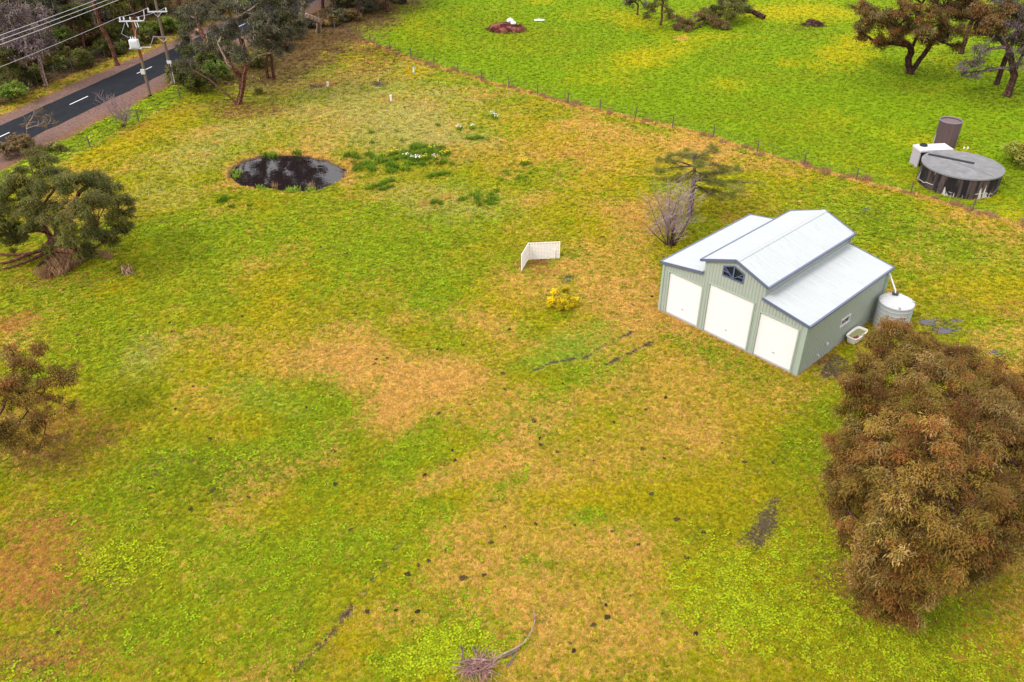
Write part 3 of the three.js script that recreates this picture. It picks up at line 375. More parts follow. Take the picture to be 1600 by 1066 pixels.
// ---------------------------------------------------------------- concrete tank, pump shelter and small tank in the green paddock
{
  const c = [39.05, -69.1], R = 3.25, H = 1.85, t = thing('concrete_tank', 'wide round concrete tank with grey slotted lid and dark stained wall', 'water tank', [c[0], groundY(...c) - .05, c[1]]);
  const stain = dataTex(1024, 256, (i, j, o) => { const u = i / 1024 * 40, v = j / 256, run = fbm(u * 1.6 + 40, v * .5, 3), k = smooth(.42, .66, run + .12 * (noise(u * 6, v * 2) - .5)), crust = smooth(.70, .77, fbm(u * 1.1 + 11, v * .6, 3) + .07 * (noise(u * 9, v * 7) - .5) - .1 * (v - .4)); const crack = Math.abs(v - (.42 - .2 * noise(u * .55, 3) - .1 * noise(u * 1.9, 5))) < .012 + .01 * noise(u * 3, 9) && noise(u * .8, 31) > .35 ? 1 : 0, g = .7 + .5 * fbm(u * 4, v * 9, 3);
    const base = [lerp(.022, .085, k) * g, lerp(.019, .062, k) * g, lerp(.021, .058, k) * g], w = Math.max(crust, crack); o[0] = lerp(base[0], .52, w); o[1] = lerp(base[1], .49, w); o[2] = lerp(base[2], .46, w); });
  const wall = part(t, 'tank_wall', new THREE.CylinderGeometry(R, R, H - .1, 96, 8, true).translate(0, H / 2 - .05, 0), new THREE.MeshPhysicalMaterial({ ...matte, map: stain, roughness: .9, side: THREE.DoubleSide }));
  const speck = dataTex(512, 512, (i, j, o) => { const n = .72 + .35 * hash(i, j) + .5 * (fbm(i * .03, j * .03, 4) - .5), s = hash(i + 900, j) > .96 ? 1.5 : 1; o[0] = .205 * n * s; o[1] = .20 * n * s; o[2] = .205 * n * s; });
  const lidG = new THREE.CylinderGeometry(R + .07, R + .07, .12, 96).translate(0, H - .04, 0), lm = new THREE.MeshStandardMaterial({ map: speck, roughness: .85 });
  const lid = part(t, 'tank_lid', lidG, lm);
  const dir = Math.atan2(-(G(1520, 249, H).z - G(1448, 235, H).z), G(1520, 249, H).x - G(1448, 235, H).x), mid = G(1484, 242, H), L = G(1520, 249, H).distanceTo(G(1448, 235, H));
  part(lid, 'hatch_cover', new THREE.BoxGeometry(L, .035, .42).rotateY(dir).translate(mid.x - c[0], H + .04, mid.z - c[1]), mat(.03, .03, .033, .7), 'long dark hatch cover strip');
  const seam = new THREE.BoxGeometry(R * 2 - .2, .012, .02).rotateY(dir - .5).translate(0, H + .025, 0); part(lid, 'seam', seam, mat(.09, .09, .09, .9));
  for (const px of [[1504, 226], [1510, 226]]) { const p = G(...px, H); part(lid, 'pipe_stub', new THREE.CylinderGeometry(.07, .07, .16, 10).translate(p.x - c[0], H + .1, p.z - c[1]), mat(.75, .75, .75, .5)); }
  const a = G(1430, 272), b = G(1441, 247, 1.6); part(t, 'leaning_pipe', tube([V(a.x - c[0], .02, a.z - c[1]), V(b.x - c[0], 1.65, b.z - c[1])], [.035, .035], 6), mat(.03, .03, .03, .5));
}
{
  const p = G(1472, 223), R = 1.02, H = 2.55, t = thing('small_tank', 'tall narrow brown concrete tank behind the pump shelter', 'water tank', [p.x, groundY(p.x, p.z) - .04, p.z]);
  const tx = dataTex(256, 128, (i, j, o) => { const u = i / 256 * 14, v = j / 128, n = .6 + .7 * fbm(u * 2.2, v * 1.2, 4), pale = Math.abs(u - 4.9 - .25 * noise(v * 4, 2)) < .1 ? 1 : smooth(.7, .76, fbm(u * 1.2 + 9, v * .8, 3)); o[0] = lerp(.10 * n, .45, pale); o[1] = lerp(.062 * n, .4, pale); o[2] = lerp(.065 * n, .42, pale); });
  part(t, 'tank_wall', new THREE.CylinderGeometry(R, R, H, 48, 1, true).translate(0, H / 2, 0), new THREE.MeshStandardMaterial({ map: tx, roughness: .9, side: THREE.DoubleSide }));
  part(t, 'tank_rim', new THREE.TorusGeometry(R - .03, .07, 8, 48).rotateX(Math.PI / 2).translate(0, H, 0), mat(.2, .16, .19, .8)); part(t, 'tank_lid', new THREE.CylinderGeometry(R - .06, R - .06, .06, 48).translate(0, H - .12, 0), mat(.17, .12, .13, .9));
}
{
  const p = G(1444, 252), t = thing('pump_shelter', 'low grey pump shelter with a white flat roof beside the round tank', 'shelter', [p.x, groundY(p.x, p.z) - .02, p.z], .12), gm = mat(.10, .115, .14, .6), wm = mat(.62, .60, .64, .6), pm = mat(.42, .37, .44, .6);
  part(t, 'roof', box(3.1, .2, 1.5, .25, 1.62, 0), wm); part(t, 'side_panel', box(.1, 1.56, 1.3, -1.2, .74, 0), pm); part(t, 'back_panel', box(2.6, 1.5, .08, .2, .76, -.66), gm); part(t, 'side_panel', box(.08, 1.5, 1.3, 1.5, .76, 0), gm); part(t, 'front_panel', box(1.5, 1.1, .06, .55, 1.0, .62), gm); part(t, 'pump', [new THREE.CylinderGeometry(.2, .2, .5, 14).rotateZ(1.57).translate(-.55, .32, .1), box(.3, .3, .3, -.15, .2, .1)], mat(.3, .12, .05, .6)); part(t, 'wheel', [new THREE.TorusGeometry(.26, .09, 8, 20).rotateX(1.45).translate(-.5, 1.8, -.35), new THREE.CylinderGeometry(.2, .24, .16, 14).translate(-.5, 1.86, -.35)], mat(.03, .035, .045, .7), 'dark cap on the roof'); part(t, 'roof_edge', box(3.14, .08, .06, .25, 1.5, .78), mat(.04, .035, .04, .8));
}
// ---------------------------------------------------------------- boundary fence and roadside fences
const woodM = new THREE.MeshPhysicalMaterial({ ...matte, map: dataTex(64, 256, (i, j, o) => { const n = .6 + .8 * fbm(i * .25, j * .03, 4); o[0] = .13 * n; o[1] = .10 * n; o[2] = .085 * n; }), roughness: .95 }), wireM = mat(.22, .22, .22, .5, { metalness: .6 });
function fence(name, label, pts, heights, r, wires, wr, lean = .05, seed = 5) {
  const R = rng(seed), o = pts[0], t = thing(name, label, 'fence', [o.x, groundY(o.x, o.z), o.z]), tops = [];
  pts.forEach((p, i) => { const h = heights(i) * (.92 + .16 * R()), y = groundY(p.x, p.z) - groundY(o.x, o.z), lx = (R() - .5) * lean * 2, lz = (R() - .5) * lean * 2, b = V(p.x - o.x, y - .15, p.z - o.z), a = V(p.x - o.x + lx, y + h, p.z - o.z + lz); tops.push({ b, a }); part(t, 'post', tube([b, b.clone().lerp(a, .5), a], [r * 1.05, r, r * .9], 7), woodM); });
  for (const f of wires) { const P = tops.map(({ a, b }) => b.clone().lerp(a, f)); part(t, 'wire', tube(P, P.map(() => wr), 3, false), wireM); }
  return t;
}
fence('wire_fence', 'long post and wire fence between the two paddocks', fenceP, i => i % 4 === 0 ? 1.25 : 1.15, .065, [.35, .55, .75, .92], .005);
{
  const q = QFENCE, pts = []; for (let s = -34; s <= 62; s += 7.6) pts.push(roadP(s + (along(G(136, 236)) + 34) % 7.6, q)); fence('wire_fence', 'post and wire fence along the paddock edge of the road verge', pts, () => 1.2, .075, [.4, .65, .9], .005, .08, 8);
}
{
  const pts = []; for (let s = -40; s <= 75; s += 3.0) pts.push(roadP(s, QSF - 3.2)); const t = fence('mesh_fence', 'dark wire mesh fence in front of the bush across the road', pts, () => 1.5, .05, [.15, .28, .4, .52, .64, .76, .88, .98], .012, .06, 9);
}
// ---------------------------------------------------------------- power poles and lines
{
  const pw = mat(.17, .125, .09, .9), rust = mat(.22, .075, .035, .9), metal = mat(.55, .56, .58, .5), ins = mat(.7, .7, .72, .3), armAng = Math.atan2(-rdN.z, rdN.x);
  const arm = (t, y, len, off = 0, m = metal, ang = armAng) => part(t, 'crossarm', new THREE.BoxGeometry(len, .12, .1).rotateY(ang).translate(Math.cos(ang) * off, y, -Math.sin(ang) * off + .14), m);
  const insul = (t, y, xs, ang = armAng, h = .3) => xs.forEach(x => part(t, 'insulator', new THREE.LatheGeometry([[0, 0], [.05, .02], [.1, .1], [.05, .14], [.1, .2], [.04, h]].map(p => new THREE.Vector2(...p)), 10).translate(Math.cos(ang) * x, y, -Math.sin(ang) * x + .14), ins));
  const b1 = G(232, 157), p1 = thing('power_pole', 'timber power pole with a white transformer and crossarm beside the road', 'power pole', [b1.x, groundY(b1.x, b1.z) - .05, b1.z]);
  const a1 = 0.1;
  part(p1, 'pole', tube([V(0, 0, 0), V(0, 3, 0), V(0, 4.2, 0)], [.17, .16, .155], 12), pw); part(p1, 'pole_upper', tube([V(0, 4.2, 0), V(0, 6.0, 0), V(0, 8.55, 0)], [.155, .145, .12], 12), rust, 'weathered red brown upper shaft');
  part(p1, 'crossarm', new THREE.BoxGeometry(2.3, .13, .11).rotateY(a1).translate(-.15, 8.2, .17), metal); insul(p1, 8.26, [-1.15, -.75, -.1, .75], a1, .36); part(p1, 'drop_fuse', [-.5, .35, .6].map(x => new THREE.CylinderGeometry(.05, .05, .5, 8).rotateZ(.15).translate(x, 7.85, .25)), ins);
  part(p1, 'bracket_pipe', tube([V(.8, 8.2, .17), V(1.25, 8.22, .15), V(1.42, 8.5, .1), V(1.45, 9.3, 0)], [.05, .05, .05, .05], 6), metal);
  const tr = part(p1, 'transformer', [new THREE.BoxGeometry(.85, .8, .6).translate(-.15, 6.0, .5), ...[-.45, -.3, -.15, 0, .15].map(x => box(.05, .65, .12, x, 6.0, .86))], mat(.74, .75, .77, .45), 'white painted transformer box'); part(tr, 'bushing', [-.4, -.15, .1].map(x => new THREE.CylinderGeometry(.05, .07, .3, 8).translate(x, 6.53, .5)), ins); part(tr, 'base_frame', box(1.3, .1, .5, -.1, 5.5, .45), metal);
  part(p1, 'lower_arm', new THREE.BoxGeometry(1.5, .1, .1).rotateY(a1).translate(.65, 5.5, .15), metal); part(p1, 'meter_box', box(.42, .5, .26, -.05, 2.95, .25), mat(.5, .5, .5, .5));
  part(p1, 'lead', tube([V(-.75, 8.0, .2), V(-1.25, 7.0, .5), V(-.6, 6.6, .5)], [.025, .025, .025], 5), mat(.35, .38, .45, .5)); part(p1, 'lead', tube([V(.45, 7.7, .25), V(.25, 7.2, .4), V(.1, 6.6, .5)], [.02, .02, .02], 5), mat(.35, .38, .45, .5)); part(p1, 'foot_band', new THREE.CylinderGeometry(.19, .2, .35, 12).translate(0, .18, 0), mat(.02, .018, .018, .9));
  const b2 = G(268, 136), p2 = thing('power_pole', 'tall plain timber power pole with three crossarms at the road edge', 'power pole', [b2.x, groundY(b2.x, b2.z) - .05, b2.z]), top2 = 10.9;
  part(p2, 'pole', tube([V(0, 0, 0), V(0, 6, 0), V(0, top2, 0)], [.18, .155, .12], 12), pw); part(p2, 'crossarm', new THREE.BoxGeometry(2.1, .13, .11).rotateY(a1).translate(.05, 8.05, .16), metal); insul(p2, 8.1, [-.9, 1.0], a1, .36);
  part(p2, 'crossarm', new THREE.BoxGeometry(2.2, .11, .1).rotateY(-.1).translate(.05, 5.35, .16), mat(.25, .17, .15, .9)); part(p2, 'brace', [tube([V(-.55, 5.3, .2), V(0, 4.8, .17)], [.03, .03], 5), tube([V(.55, 5.3, .2), V(0, 4.8, .17)], [.03, .03], 5), tube([V(-.5, 8.0, .2), V(0, 7.5, .17)], [.03, .03], 5), tube([V(.5, 8.0, .2), V(0, 7.5, .17)], [.03, .03], 5)], metal);
  part(p2, 'crossarm', new THREE.BoxGeometry(2.4, .13, .11).rotateY(armAng).translate(0, top2 - .3, .15), metal); insul(p2, top2 - .24, [-1.1, 0, 1.1], armAng); part(p2, 'sign_plate', box(.5, .35, .03, .1, 2.6, .2), mat(.6, .6, .65, .5)); part(p2, 'cable_guard', box(.1, 2.6, .08, .18, 1.3, .08), mat(.5, .48, .55, .6)); part(p2, 'cap', box(.3, .12, .3, -.1, 9.6, .1), ins);
  const lm = mat(.52, .50, .56, .4), line = (a, b, sag, r, label) => { const P = []; for (let i = 0; i <= 24; i++) { const u = i / 24, p = a.clone().lerp(b, u); p.y -= sag * 4 * u * (1 - u); P.push(p); } const m = new THREE.Mesh(tube(P, P.map(() => r), 5, false), lm); m.name = numbered('power_line'); m.castShadow = true; tag(m, label, 'power line', 'overhead power lines'); scene.add(m); };
  const w1 = p => V(b1.x + p[0], p[1], b1.z + p[2]), w2 = p => V(b2.x + p[0], p[1], b2.z + p[2]), far = -62;
  const L3 = [-1.1, 0, 1.1];
  L3.forEach((q, k) => { const a = w2([rdN.x * q, top2 + .1, rdN.z * q + .15]), b = a.clone().addScaledVector(rdDir, far); b.y = 10.6; line(a, b, .5, .022, 'thick high power line running from the tall plain pole along the road'); });
  { const a = w1([-1.2, 8.55, .2]), b = w2([-.9, 8.45, .2]); line(a, b, .12, .025, 'short power line between the crossarms of the two timber poles'); line(w1([.55, 8.55, .2]), w2([1.0, 8.45, .2]), .12, .02, 'short power line between the crossarms of the two timber poles'); line(w1([1.3, 5.6, .15]), w2([-1.0, 5.45, .2]), .1, .02, 'lower service line between the two timber poles'); }
  { const a = w1([-1.2, 8.55, .2]), b = a.clone().addScaledVector(rdDir, -50).add(V(0, -.2, 0)); line(a, b, .5, .016, 'thin power line running from the transformer pole along the road'); }
}

// ---------------------------------------------------------------- trees and shrubs
const barkTex = (a, b, c, seed) => dataTex(128, 256, (i, j, o) => { const n = fbm(i * .14 + seed, j * .025, 4), m = smooth(.35, .65, n), g = .75 + .5 * noise(i * .5 + seed, j * .12); for (let k = 0; k < 3; k++) o[k] = (m < .5 ? lerp(a[k], b[k], m * 2) : lerp(b[k], c[k], m * 2 - 1)) * g; });
const barkM = t => new THREE.MeshPhysicalMaterial({ ...matte, map: t, roughness: .9, side: THREE.DoubleSide });
const BARK = { dark: barkM(barkTex([.035, .018, .014], [.075, .036, .028], [.12, .065, .05], 3)), red: barkM(barkTex([.07, .028, .018], [.13, .05, .03], [.22, .12, .08], 9)), pale: barkM(barkTex([.14, .085, .065], [.28, .20, .16], [.42, .33, .27], 14)), grey: barkM(barkTex([.06, .045, .045], [.13, .10, .10], [.24, .19, .18], 21)) };
// a spray of hanging gum leaves
function sprig(n, len, wid, spread, droop, seed) {
  const r = rng(seed), pos = [], idx = [];
  for (let k = 0; k < n; k++) {
    const a = r() * 6.283, e = r(), ox = Math.cos(a) * spread * Math.sqrt(r()), oz = Math.sin(a) * spread * Math.sqrt(r()), oy = (r() - .5) * spread * 1.1, b = r() * 6.283, l = len * (.6 + .7 * r()), w = wid * (.7 + .6 * r());
    const d = V(Math.cos(b) * (1 - droop * e), -droop * (.3 + e) + .25 * r(), Math.sin(b) * (1 - droop * e)).normalize(), s = d.clone().cross(V(r() - .5, 1, r() - .5)).normalize().multiplyScalar(w / 2), c = V(ox, oy, oz), m = c.clone().addScaledVector(d, l * .45), t = c.clone().addScaledVector(d, l).add(V(0, -l * .12, 0)), i = pos.length / 3;
    for (const p of [c, m.clone().add(s), m.clone().sub(s), t]) pos.push(p.x, p.y, p.z); idx.push(i, i + 1, i + 2, i + 1, i + 3, i + 2);
  }
  return geoFrom(pos, idx);
}
const SPRIG = { gum: sprig(20, .17, .042, .2, .5, 31), fine: sprig(18, .17, .035, .22, .5, 37), coarse: sprig(16, .34, .085, .34, .5, 41), broad: sprig(14, .15, .08, .2, .2, 43), needle: sprig(26, .16, .022, .22, .1, 47), wattle: sprig(14, .11, .08, .16, .1, 53) };
const leafM = { gloss: mat(1, 1, 1, .6, { specularIntensity: .16 }), soft: mat(1, 1, 1, .7) };
const PAL = {
  bronze: [[.20, .13, .03], [.23, .155, .04], [.15, .125, .03], [.22, .105, .035], [.30, .23, .10], [.15, .075, .025], [.23, .18, .04], [.17, .145, .03]],
  brownGum: [[.24, .165, .045], [.28, .185, .06], [.18, .15, .04], [.30, .13, .05], [.34, .27, .13], [.20, .105, .035], [.27, .22, .06]],
  oliveGum: [[.13, .13, .035], [.17, .165, .045], [.10, .11, .03], [.22, .205, .08], [.15, .12, .04], [.20, .19, .02]],
  greyGum: [[.115, .105, .075], [.16, .145, .11], [.09, .085, .05], [.20, .18, .15], [.13, .135, .055]],
  mauve: [[.20, .15, .16], [.25, .19, .19], [.15, .11, .11], [.16, .14, .07], [.22, .18, .16]],
  deep: [[.10, .12, .025], [.13, .15, .03], [.085, .09, .03], [.16, .17, .045], [.17, .13, .06]],
  green: [[.10, .17, .02], [.14, .20, .025], [.08, .12, .02], [.18, .20, .03]],
  yellowGreen: [[.24, .24, .03], [.18, .20, .03], [.28, .22, .03]],
  yellow: [[.72, .50, .008], [.62, .46, .008], [.40, .34, .01], [.75, .55, .01]],
  cedar: [[.14, .15, .02], [.17, .175, .028], [.11, .115, .018], [.21, .185, .04]],
  brownDead: [[.20, .13, .06], [.24, .15, .085], [.16, .11, .05], [.18, .15, .06]],
};
for (const [k, m] of Object.entries({ bronze: [.88, .74, .55], brownGum: [.62, .56, .5], oliveGum: [.68, .7, .55], greyGum: [.72, .72, .6], mauve: [.75, .72, .75], deep: [.75, .75, .6], brownDead: [.8, .75, .6] })) PAL[k] = PAL[k].map(c => c.map((v, i) => v * m[i]));
// skeleton: trunk chains (points relative to the base), then limbs grown to every foliage clump
function skeleton(trunks, clumps, o, R) {
  const nodes = [{ p: V(...trunks[0].pts[0]), par: -1, len: 0, trunk: true }];
  for (const t of trunks) { let par = 0; for (let i = 1; i < t.pts.length; i++) { const a = nodes[par].p, b = V(...t.pts[i]), k = Math.max(1, Math.ceil(a.distanceTo(b) / .9)); const st = par; for (let q = 1; q <= k; q++) { const p = a.clone().lerp(b, q / k); if (q < k) p.add(V((R() - .5) * .12, 0, (R() - .5) * .12)); nodes.push({ p, par: q === 1 ? st : nodes.length - 1, len: nodes[q === 1 ? st : nodes.length - 1].len + .8, trunk: true }); } par = nodes.length - 1; } }
  const minY = (o.fork ?? .35) * Math.max(...trunks.map(t => t.pts[t.pts.length - 1][1]));
  const grow = (from, c, bend, step) => { const a = nodes[from].p.clone(), d = a.distanceTo(c), k = Math.max(2, Math.ceil(d / step)), pd = nodes[from].par >= 0 ? a.clone().sub(nodes[nodes[from].par].p).normalize() : V(0, 1, 0), m = a.clone().lerp(c, .45).addScaledVector(pd, d * bend).add(V((R() - .5) * d * .2, d * bend * .5, (R() - .5) * d * .2)); let par = from; for (let q = 1; q <= k; q++) { const u = q / k, p = a.clone().multiplyScalar((1 - u) ** 2).addScaledVector(m, 2 * u * (1 - u)).addScaledVector(c, u * u); if (q < k) p.add(V((R() - .5) * .12, (R() - .5) * .1, (R() - .5) * .12).multiplyScalar(step * 1.4)); nodes.push({ p, par, len: nodes[par].len + d / k }); par = nodes.length - 1; } return par; };
  const fork = nodes.filter(n => n.trunk).reduce((m, n) => n.p.y > m.p.y ? n : m), list = clumps.map(c => ({ c: V(c[0], c[1], c[2]), r: c[3] })).sort((a, b) => a.c.distanceTo(fork.p) - b.c.distanceTo(fork.p));
  for (const { c, r } of list) {
    let best = 0, bd = 1e9; nodes.forEach((n, i) => { if (n.twig || n.p.y < minY && i) return; const d = n.p.distanceTo(c) + .3 * n.len + Math.max(0, n.p.y - c.y) * .6; if (d < bd) { bd = d; best = i; } });
    const end = grow(best, c.clone().add(V(0, -r * .25, 0)), .16, .9);
    for (let k = 0; k < (o.sub ?? 4); k++) { const v = V(R() - .5, R() * .7 - .1, R() - .5).normalize().multiplyScalar(r * (.6 + .35 * R())); const f = nodes[end].par > 0 && R() < .5 ? nodes[end].par : end, s = nodes.length, e = grow(f, c.clone().add(v), .1, .6); for (let q = s; q < nodes.length; q++) nodes[q].twig = true;
      for (let w = 0; w < (o.twigs ?? 0); w++) { const v2 = V(R() - .5, R() * .9 - .1, R() - .5).normalize().multiplyScalar(r * (.35 + .4 * R())), s2 = nodes.length; grow(R() < .5 ? e : Math.max(s, e - 1), nodes[e].p.clone().add(v2), .08, .45); for (let q = s2; q < nodes.length; q++) nodes[q].twig = true; } }
  }
  const kids = nodes.map(() => []); nodes.forEach((n, i) => { if (n.par >= 0) kids[n.par].push(i); n.w = 0; });
  for (let i = nodes.length - 1; i >= 0; i--) { if (!kids[i].length) nodes[i].w = 1; if (nodes[i].par >= 0) nodes[nodes[i].par].w += nodes[i].w; }
  const W = nodes[0].w; nodes.forEach(n => n.r = Math.max(o.rmin ?? .012, o.r0 * Math.pow(n.w / W, o.taper ?? .5)));
  // chains along the heaviest child
  const chains = [], start = (par, i) => { const ch = par >= 0 ? [par] : []; let n = i; while (true) { ch.push(n); const k = kids[n].slice().sort((a, b) => nodes[b].w - nodes[a].w); if (!k.length) break; for (let q = 1; q < k.length; q++) start(n, k[q]); n = k[0]; } chains.push(ch); }; start(-1, 0);
  return chains.map(ch => { const pts = ch.map(i => nodes[i].p), rad = ch.map((i, k) => k === 0 && ch.length > 1 && nodes[ch[0]].r > nodes[ch[1]].r * 1.3 ? nodes[ch[1]].r * 1.15 : nodes[i].r); rad[rad.length - 1] *= .5; if (ch[0] === 0 && nodes[0].par < 0) rad[0] *= o.flare ?? 1.35; return { pts, rad, root: ch[0] === 0, r: rad[Math.min(1, rad.length - 1)] }; });
}
function crownMesh(name, clumps, o, R) {
  const list = [], M = new THREE.Matrix4(), q = new THREE.Quaternion(), e = new THREE.Euler(), c = new THREE.Color(), pal = PAL[o.pal];
  for (const [x, y, z, r, fl = .75, dens = 1] of clumps) {
    const n = Math.round(o.density * dens * r * r), tone = .85 + .3 * R(), fav = pal[R() * pal.length | 0];
    const ns = Math.max(3, Math.round(9 * r)), subs = Array.from({ length: ns }, () => ({ p: V(R() - .5, R() - .42, R() - .5).normalize().multiplyScalar(r * (.45 + .45 * R())), t: .6 + .7 * R(), c: pal[R() * pal.length | 0] }));
    for (let k = 0; k < n; k++) { const sb = subs[k % ns], v = V(R() - .5, R() - .5, R() - .5).normalize().multiplyScalar(Math.min(.46, r * .42) * Math.pow(R(), .5)).add(sb.p); v.y *= fl; const s = o.leaf * (.75 + .5 * R()), col = R() < .3 ? fav : R() < .6 ? sb.c : pal[R() * pal.length | 0], b = tone * sb.t * (.8 + .4 * R()); list.push([x + v.x, y + v.y, z + v.z, s, col, b, R() * 6.283, (R() - .5) * .8, (R() - .5) * .8]); }
  }
  const im = new THREE.InstancedMesh(SPRIG[o.sprig ?? 'gum'], leafM[o.leafMat ?? 'gloss'], list.length); im.name = name;
  list.forEach(([x, y, z, s, col, b, ry, rx, rz], i) => { q.setFromEuler(e.set(rx, ry, rz)); im.setMatrixAt(i, M.compose(V(x, y, z), q, V(s, s, s))); im.setColorAt(i, c.setRGB(col[0] * b, col[1] * b, col[2] * b)); });
  im.castShadow = im.receiveShadow = true; im.userData.kind = 'stuff'; return im;
}
let leafCount = 0;
function tree(name, label, category, base, trunks, clumps, o) {
  const R = rng(o.seed ?? 1), t = thing(name, label, category, [base.x, groundY(base.x, base.z) - .08, base.z], 0, o.group);
  const ch = skeleton(trunks, clumps, o, R), bark = BARK[o.bark ?? 'dark'], thin = [], limbs = [];
  for (const c of ch) { const seg = c.r > .12 ? 9 : c.r > .05 ? 6 : c.r > .02 ? 4 : 3, g = tube(c.pts, c.rad, seg); if (c.root) part(t, 'trunk', g, bark); else if (c.r > (o.limbMin ?? .05)) limbs.push(g); else thin.push(g); }
  const lb = o.limbBark ? BARK[o.limbBark] : bark;
  if (o.simple) { if (limbs.length + thin.length) part(t, 'branches', [...limbs, ...thin], lb); } else { limbs.forEach(g => part(t, 'limb', g, lb)); if (thin.length) { const m = part(t, 'twigs', thin, o.twigBark ? BARK[o.twigBark] : lb); m.userData.kind = 'stuff'; } }
  if (o.density) { const im = crownMesh('crown', o.leafClumps ?? clumps, o, R); t.add(im); leafCount += im.count; }
  return t;
}
// clumps given as [px, py, height, radius, flat, density] in the photograph, at heights that suit the tree
const rel = (b, L) => L.map(([px, py, h, r, ...m]) => { const p = G(px, py, h); return [p.x - b.x, h, p.z - b.z, r, ...m]; });

// big gum with bronze foliage, in front of the shed corner
{
  const b = G(1455, 800), cl = rel(b, [
    [1396, 530, 6.6, 1.5], [1356, 560, 5.8, 1.3], [1430, 560, 6.5, 1.6], [1366, 610, 6.6, 1.5], [1346, 650, 5.4, 1.3], [1420, 630, 7.6, 1.8], [1480, 600, 6.8, 1.6], [1500, 650, 7.8, 1.8], [1560, 640, 7.0, 1.6], [1386, 690, 7.4, 1.6], [1336, 710, 5.2, 1.4], [1450, 710, 8.4, 1.9], [1530, 710, 8.0, 1.8], [1590, 700, 7.2, 1.7], [1326, 765, 4.8, 1.3], [1376, 760, 6.8, 1.6], [1430, 780, 8.0, 1.7], [1500, 780, 8.2, 1.8], [1570, 770, 7.5, 1.7], [1620, 760, 6.5, 1.6], [1361, 820, 4.8, 1.3], [1400, 840, 6.6, 1.5], [1470, 840, 7.2, 1.6], [1540, 840, 6.8, 1.5], [1600, 820, 6.2, 1.4], [1366, 880, 4.0, 1.1], [1405, 905, 5.0, 1.2], [1440, 880, 6.2, 1.2], [1391, 945, 3.6, .95], [1415, 940, 4.0, .9], [1356, 925, 3.0, .8], [1500, 870, 5.6, 1.1], [1560, 870, 5.2, .9], [1316, 720, 3.6, 1.1], [1326, 800, 3.4, 1.0], [1376, 545, 5.6, 1.3], [1410, 585, 6.2, 1.4], [1391, 640, 5.8, 1.4], [1450, 660, 7.0, 1.5], [1361, 735, 5.6, 1.3], [1405, 735, 6.8, 1.4], [1470, 745, 7.4, 1.5], [1480, 560, 5.8, 1.2], [1520, 600, 6.2, 1.4], [1400, 510, 6.0, 1.0], [1356, 590, 4.6, 1.1], [1560, 600, 5.8, 1.1], [1420, 810, 6.4, 1.4], [1386, 870, 5.2, 1.1], [1440, 920, 4.6, .8], [1346, 690, 4.4, 1.1], [1311, 745, 3.6, .9], [1376, 915, 3.2, .8], [1610, 660, 5.6, 1.4], [1600, 720, 6.2, 1.5], [1580, 670, 6.2, 1.4], [1630, 700, 5.8, 1.5], [1500, 555, 5.4, 1.3], [1535, 575, 5.4, 1.3], [1465, 540, 5.6, 1.2], [1575, 610, 5.4, 1.3], [1430, 530, 5.8, 1.2], [1540, 640, 6.4, 1.5], [1600, 790, 6.4, 1.5]]);
  tree('gum_tree', 'large bushy gum tree with bronze brown foliage beside the shed corner', 'tree', b, [{ pts: [[0, 0, 0], [.1, 1.2, -.2], [-.2, 2.6, -.6]] }, { pts: [[0, 0, 0], [.5, 1.4, .4], [1.2, 3.2, .9]] }], cl, { seed: 101, r0: .34, bark: 'dark', density: 125, leaf: .92, pal: 'bronze', limbMin: .06, sub: 4, twigBark: 'red' });
}
{ const b = G(1660, 640), cl = rel(b, [[1600, 595, 4.2, 1.1], [1640, 570, 5, 1.4], [1625, 620, 4.6, 1.3], [1670, 600, 5.6, 1.6], [1592, 625, 3.4, .8]]);
  tree('gum_tree', 'smaller bronze leaved gum close behind the large bronze gum', 'tree', b, [{ pts: [[0, 0, 0], [0, 1.5, .2], [.2, 2.8, 0]] }], cl, { seed: 102, r0: .2, bark: 'dark', density: 120, leaf: 1, pal: 'bronze' }); }
